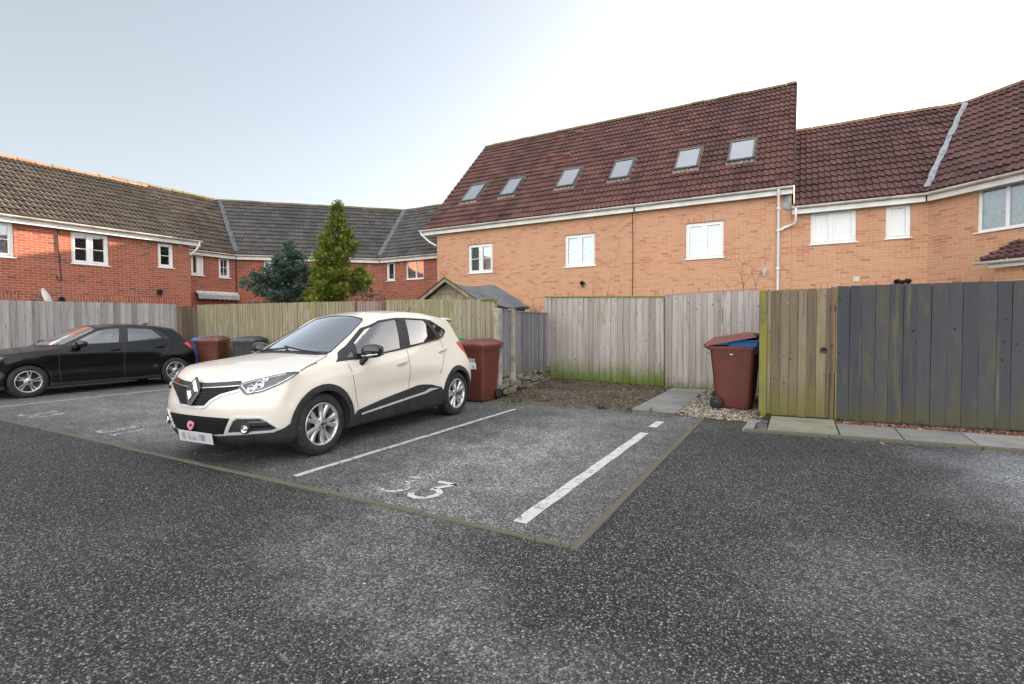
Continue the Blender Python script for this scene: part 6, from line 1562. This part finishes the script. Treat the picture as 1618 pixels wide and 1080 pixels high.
# lower grille and fog lamps
lg = [(phi(.40, .10), .485), (phi(.48, .105), .478), (phi(.385, .10), .318), (phi(.30, .07), .305)]
LG = [(0, .488), (phi(.30, .06), .487), (phi(.465, .10), .480), (phi(.375, .085), .322), (phi(.2, .05), .312), (0, .31)]
patch(CS, 'lower_grille', M['slat'], car, LG + [(-a, b) for a, b in LG[1:-1][::-1]], 'front', 0.003, 0.01, 0.05, (), False, u)
for zz, xx in ((.462, .425), (.432, .41), (.402, .395), (.372, .38), (.342, .365)):
    ribbon(CS, 'grille_slat', M['slat'], car, [(-phi(xx, .09), zz), (-phi(xx * .5, .05), zz), (phi(xx * .5, .05), zz), (phi(xx, .09), zz)], .012, 'front', .013, .014, False, u)
FG = FR([(.40, .10, .322), (.485, .105, .465), (.53, .115, .495), (.73, .235, .492), (.775, .28, .45), (.825, .36, .368), (.79, .32, .345)])
fi = [tuple(np.mean(FG, 0) + (np.array(p) - np.mean(FG, 0)) * np.array([.90, .80])) for p in FG]
patch(CS, 'fog_lamp_recess', M['clad'], car, FG, 'front', 0.002, 0.01, 0.04, (), True, u)
patch(CS, 'fog_lamp_chrome', M['bright_trim'], car, FG, 'front', 0.014, 0.02, 0.03, (fi,), True, u)
lamp_bowl(.535, .385, .052, 'clad', nm='fog_lamp_ring'); lamp_bowl(.535, .385, .036, 'chrome', nm='fog_lamp', dep=-.012)
patch(CS, 'daytime_lamp', M['chrome'], car, FR([(.62, .17, .435), (.63, .175, .452), (.745, .255, .455), (.755, .265, .438)]), 'front', 0.010, 0.01, 0.03, (), True, u)
patch(CS, 'fog_lamp_fin', M['gloss_black'], car, FR([(.60, .16, .388), (.60, .16, .412), (.77, .29, .415), (.79, .32, .395)]), 'front', 0.014, 0.02, 0.03, (), True, u)
CHIN = [(0, .302), (phi(.30, .07), .30), (phi(.40, .10), .308), (phi(.79, .32), .335), (phi(.85, .40), .375), (phi(.88, .48), .43), (phi(.88, .52), .30), (phi(.85, .48), .225), (phi(.5, .2), .205), (0, .205)]
patch(CS, 'front_lip', M['clad'], car, CHIN + [(-a, b) for a, b in CHIN[1:-1][::-1]], 'front', 0.012, 0.03, 0.05, (), False, u)
pb = MB(); pb.box((-.26, -.004, -.0555), (.26, .004, .0555)); pl = pb.build('number_plate', M['plate'], car, bevel=.003); pl.location = (.01, nose_pt(0, .30)[1] - .022, .272); pl.rotation_euler = (math.radians(9), 0, 0)
pp = nose_pt(-.035, .39); mb = MB(); n = 22
pts = [(.048 * (1 + .12 * math.sin(2 * a + .5)) * math.cos(a), .046 * (1 + .10 * math.sin(3 * a)) * math.sin(a)) for a in np.linspace(0, 2 * PI, n, endpoint=False)]
mb.prism(pts, 0, .012, lambda a, b, h_: (a, -h_, b)); po = mb.build('poppy', M['pink'], car, fixn=True, bevel=.003); po.location = (-.02, pp[1] - .014, .392)
mb = MB(); mb.lathe([(0, .013), (-.006, .012), (-.008, 0)], 12, 'y', (.012, -.012, .002)); mb.build('poppy_centre', M['gap'], po)
lump('spoiler', 'cream_paint', car, (0, 3.83, 1.432), (.53, .13, .026), 4, 28, 12, rot=(math.radians(-9), 0, 0))
# tail lamps, mirrors, aerial
patch(CS, 'tail_light', M['lamp_red'], car, [(3.70, 1.075), (3.80, 1.10), (3.95, 1.02), (4.00, .90), (3.93, .875), (3.80, .97)], 'side', 0.006, 0.02, 0.03, (), True)
for sx in (1, -1):
    m_ = lump('door_mirror', 'gloss_black', car, (sx * .945, 1.53, 1.055), (.125, .085, .082), 2.8, rot=(0, math.radians(-4 * sx), math.radians(10 * sx)))
    mb = MB(); mb.box((-.105, .075, -.06), (.105, .082, .058)); mb.build('mirror_glass', M['chrome'], m_, bevel=.004)
    mb = MB(); mb.tube([(-.10 * sx, -.055, -.045), (.02 * sx, -.078, -.042), (.10 * sx, -.055, -.04)], .012, 6); mb.build('mirror_strip', M['satin_chrome'], m_)
    mb = MB(); mb.tube([(sx * .80, 1.47, .90), (sx * .845, 1.49, .94), (sx * .90, 1.51, 1.0)], [.042, .034, .03], 8); mb.build('mirror_stalk', M['rubber'], car)
mb = MB(); mb.tube([(0, 3.38, 1.52), (0, 3.46, 1.60), (0, 3.50, 1.63)], [.012, .006, .004], 6); mb.build('aerial', M['rubber'], car)
for ya in CREAM['axles']:
    for sx in (1, -1): wheel(car, sx, sx * CREAM['track'], ya, .325, .205, .222, 5, offs=.25 if ya < 2 else 1.0, twin=.25, sw=.056)
cabin(car, CS, 2.30, 3.05, 1.16, (-.36, 1.66, .98))
lump('rear_view_mirror', 'rubber', car, (0, 1.90, 1.345), (.12, .025, .035), 3)

# ================================================================= black hatchback
DS = CarShape(DARK)
car2 = thing('parked_car', 'glossy black five door hatchback cut by the left edge of the picture', 'car', (-13.71, 3.18, 0), 0.0)
F1 = [(1.52, 0.995), (1.62, 1.06), (1.80, 1.165), (2.02, 1.265), (2.20, 1.31), (2.40, 1.325), (2.44, 1.32), (2.36, 1.02)]
R1 = [(2.54, 1.03), (2.60, 1.32), (2.66, 1.325), (2.98, 1.308), (3.08, 1.285), (3.27, 1.10), (3.0, 1.07)]
Q1 = [(3.31, 1.105), (3.20, 1.225), (3.22, 1.23), (3.40, 1.10)]
SCREEN = [(-.05, 1.24), (.35, 1.29), (.64, 1.44), (.56, 1.98), (.50, 2.02), (.25, 2.05), (-.05, 2.055)]
REARW = [(-.05, 1.0), (.48, 1.0), (.46, 1.25), (-.05, 1.26)]
car_body(DS, car2, M['black_paint'], dict(side=[F1, R1], screen=SCREEN, rear=REARW, arch=0.345, dash_y=1.65, dash_z=0.92))
DLO = [(1.38, .957), (1.55, 1.045), (1.78, 1.168), (2.0, 1.275), (2.2, 1.332), (2.45, 1.348), (2.7, 1.346), (3.0, 1.33), (3.12, 1.305), (3.25, 1.24), (3.42, 1.095), (3.40, 1.06), (3.0, 1.035), (2.36, 1.0), (1.52, .965)]
patch(DS, 'window_surround', M['rubber'], car2, DLO, 'side', 0.0045, 0.012, 0.02, (F1, R1), True)
for pl in (F1, R1): patch(DS, 'side_window', M['car_glass'], car2, shr(pl, 1.01), 'side', -0.002, 0.003, 0.05, (), True)
SG = [(.64, 1.43), (.56, 1.98), (.50, 2.022), (.25, 2.052), (0, 2.058)]
full = [(0, 1.235), (.35, 1.285)] + SG + [(-a, b) for a, b in SG[:-1][::-1]] + [(-.35, 1.285)]
patch(DS, 'windscreen', M['screen_glass'], car2, full, 'top', -0.002, 0.003, 0.05)
out = [(0, 1.17), (.35, 1.21), (.60, 1.31), (.69, 1.42), (.585, 1.99), (.52, 2.045), (.25, 2.075), (0, 2.08)]; out = out + [(-a, b) for a, b in out[1:-1][::-1]]
patch(DS, 'windscreen_surround', M['rubber'], car2, out, 'top', 0.002, 0.008, 0.04, (full,))
rwp = [(0, .995), (.49, .995), (.47, 1.255), (0, 1.265), (-.47, 1.255), (-.49, .995)]
patch(DS, 'rear_window', M['car_glass'], car2, rwp, 'rear', 0.003, 0.006, 0.06)
M['gap_grey'] = plain('dark_car_seam', (0.06, 0.06, 0.065), 0.5)
for pts in ([(1.27, .95), (1.29, .86), (1.29, .6), (1.30, .24)], [(2.45, 1.01), (2.43, .8), (2.42, .5), (2.41, .24)], [(3.42, 1.06), (3.40, .94), (3.28, .78), (3.14, .66)]): ribbon(DS, 'door_seam', M['gap_grey'], car2, pts, .006, 'side', mirror=True)
ribbon(DS, 'bonnet_seam', M['gap_grey'], car2, [(.72, 1.28), (.76, 1.0), (.80, .7), (.815, .5)], .006, 'top', mirror=True)
for yy, zz in ((2.27, .865), (3.18, .895)):
    for sx in (1, -1):
        O, D = proj_side([(yy, zz)]); Hh, _ = DS.hit(O, D, 3, 200); p = Hh[0]
        lump('door_handle', 'black_paint', car2, (sx * (p[0] + .022), yy, zz), (.016, .10, .017), 3.0, rot=(math.radians(4), 0, 0))
HL = FR([(.52, .13, .71), (.60, .18, .66), (.78, .34, .70), (.835, .50, .79), (.80, .42, .80), (.62, .19, .77)])
patch(DS, 'headlight', M['lamp_inner'], car2, HL, 'front', .004, .02, .04, (), True, u); patch(DS, 'headlight_cover', M['lamp_glass'], car2, HL, 'front', .016, .003, .04, (), True, u)
gr = [(0, .70), (phi(.36, .07), .70), (phi(.50, .12), .62), (phi(.42, .09), .36), (0, .34)]
patch(DS, 'grille', M['clad'], car2, gr + [(-a, b) for a, b in gr[1:-1][::-1]], 'front', .005, .012, .05, (), False, u)
patch(DS, 'tail_light', M['lamp_red'], car2, [(3.74, .955), (3.80, .975), (3.90, .93), (3.97, .80), (3.93, .785), (3.84, .86)], 'side', .006, .02, .03, (), True)
pb = MB(); pb.box((-.26, -.004, -.0555), (.26, .004, .0555)); pl = pb.build('number_plate', M['plate'], car2, bevel=.003); pl.location = (0, 4.075, .72); pl.rotation_euler = (math.radians(12), 0, 0)
for sx in (1, -1):
    m_ = lump('door_mirror', 'gloss_black', car2, (sx * .925, 1.62, 1.01), (.115, .08, .07), 2.6, rot=(0, 0, math.radians(10 * sx)))
    mb = MB(); mb.box((-.10, .07, -.05), (.10, .077, .05)); mb.build('mirror_glass', M['chrome'], m_, bevel=.004)
    mb = MB(); mb.tube([(sx * .80, 1.57, .93), (sx * .86, 1.59, .95)], [.035, .03], 8); mb.build('mirror_stalk', M['rubber'], car2)
mb = MB(); mb.tube([(0, 3.2, 1.39), (0, 3.29, 1.43), (0, 3.33, 1.43)], [.03, .014, .006], 8); mb.build('aerial', M['black_paint'], car2)
for ya in DARK['axles']:
    for sx in (1, -1): wheel(car2, sx, sx * DARK['track'], ya, .313, .20, .208, 5, offs=.1, twin=.15, sw=.030)
cabin(car2, DS, 2.36, 3.05, 1.10, (-.36, 1.75, .90), 'seat_lite')
# ------------------------------------------------------------------ sky, sun, camera
SUN_AZ, SUN_EL = math.radians(13.0), math.radians(14.8)
w = bpy.data.worlds.new('World'); SC.world = w; w.use_nodes = True
nt = w.node_tree; nt.nodes.clear()
sk = nt.nodes.new('ShaderNodeTexSky'); sk.sky_type = 'NISHITA'; sk.sun_disc = False; sk.sun_elevation = SUN_EL; sk.sun_rotation = SUN_AZ
sk.air_density = 1.0; sk.dust_density = 1.8; sk.ozone_density = 1.0; sk.altitude = 50
hs = nt.nodes.new('ShaderNodeHueSaturation'); hs.inputs['Saturation'].default_value = 0.62; hs.inputs['Value'].default_value = 0.737; nt.links.new(sk.outputs[0], hs.inputs['Color'])
# thin veil of high cloud, plus added unseen fill behind and overhead, brightening walls
def wn(typ, ins=None, **kw):
    n = nt.nodes.new('ShaderNode' + typ)
    for k, v in kw.items(): setattr(n, k, v)
    for k, v in (ins or {}).items():
        if isinstance(v, bpy.types.NodeSocket): nt.links.new(v, n.inputs[k])
        else: n.inputs[k].default_value = v
    return n
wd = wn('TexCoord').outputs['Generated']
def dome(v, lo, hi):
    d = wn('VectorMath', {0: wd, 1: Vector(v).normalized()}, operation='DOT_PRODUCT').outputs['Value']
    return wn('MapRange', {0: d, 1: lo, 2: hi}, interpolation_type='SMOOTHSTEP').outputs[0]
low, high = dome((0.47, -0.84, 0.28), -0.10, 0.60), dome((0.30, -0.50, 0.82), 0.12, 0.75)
sky_fill = wn('Math', {0: low, 1: 1.0, 2: wn('Math', {0: high, 1: 0.36}, operation='MULTIPLY').outputs[0]}, operation='MULTIPLY_ADD').outputs[0]
fill_noise = wn('MapRange', {0: wn('TexNoise', {'Vector': wd, 'Scale': 3.2, 'Detail': 6.0, 'Roughness': 0.6}).outputs[0], 1: 0.33, 2: 0.62, 3: 0.55, 4: 1.0}).outputs[0]
amt = wn('Math', {0: wn('Math', {0: sky_fill, 1: fill_noise}, operation='MULTIPLY').outputs[0], 1: 6.3, 2: 0.80}, operation='MULTIPLY_ADD').outputs[0]
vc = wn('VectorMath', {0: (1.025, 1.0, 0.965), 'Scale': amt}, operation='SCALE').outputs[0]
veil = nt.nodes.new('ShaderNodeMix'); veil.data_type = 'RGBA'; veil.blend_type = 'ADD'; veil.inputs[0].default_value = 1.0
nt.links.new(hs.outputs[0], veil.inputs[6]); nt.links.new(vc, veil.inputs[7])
bg = nt.nodes.new('ShaderNodeBackground'); bg.inputs[1].default_value = 0.05
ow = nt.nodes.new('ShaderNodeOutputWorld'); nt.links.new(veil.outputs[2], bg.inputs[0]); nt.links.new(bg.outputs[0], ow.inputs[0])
sl = bpy.data.lights.new('sun', 'SUN'); sl.energy = 5.0; sl.angle = math.radians(0.5); sl.color = (1.0, 0.81, 0.59)
so = bpy.data.objects.new('sun', sl); COL.objects.link(so)
sd = Vector((math.sin(SUN_AZ) * math.cos(SUN_EL), math.cos(SUN_AZ) * math.cos(SUN_EL), math.sin(SUN_EL)))
so.rotation_euler = sd.to_track_quat('Z', 'Y').to_euler(); so.location = (0, 0, 30)

cam = bpy.data.cameras.new('camera'); cam.sensor_width = 36.0; cam.lens = 808.0125 / 1618 * 36.0; cam.clip_start = 0.05; cam.clip_end = 2000
co = bpy.data.objects.new('camera', cam); COL.objects.link(co)
yaw, pitch, roll = 0.5105279, 0.0340398, -0.0060814
fw = Vector((-math.sin(yaw), math.cos(yaw), 0)); rt = Vector((math.cos(yaw), math.sin(yaw), 0)); up = Vector((0, 0, 1))
f2 = fw * math.cos(pitch) - up * math.sin(pitch); u2 = up * math.cos(pitch) + fw * math.sin(pitch)
r3 = rt * math.cos(roll) + u2 * math.sin(roll); u3 = u2 * math.cos(roll) - rt * math.sin(roll)
co.matrix_world = Matrix(((r3.x, u3.x, -f2.x, 0), (r3.y, u3.y, -f2.y, 0), (r3.z, u3.z, -f2.z, CAM_H), (0, 0, 0, 1)))
SC.camera = co
SC.view_settings.view_transform = 'Standard'; SC.view_settings.look = 'None'; SC.view_settings.gamma = 1.0; SC.view_settings.exposure = 2.5
SC.render.engine = 'CYCLES'
SC.cycles.max_bounces = 8; SC.cycles.transparent_max_bounces = 16; SC.cycles.sample_clamp_indirect = 6.0
SC.cycles.use_denoising = True
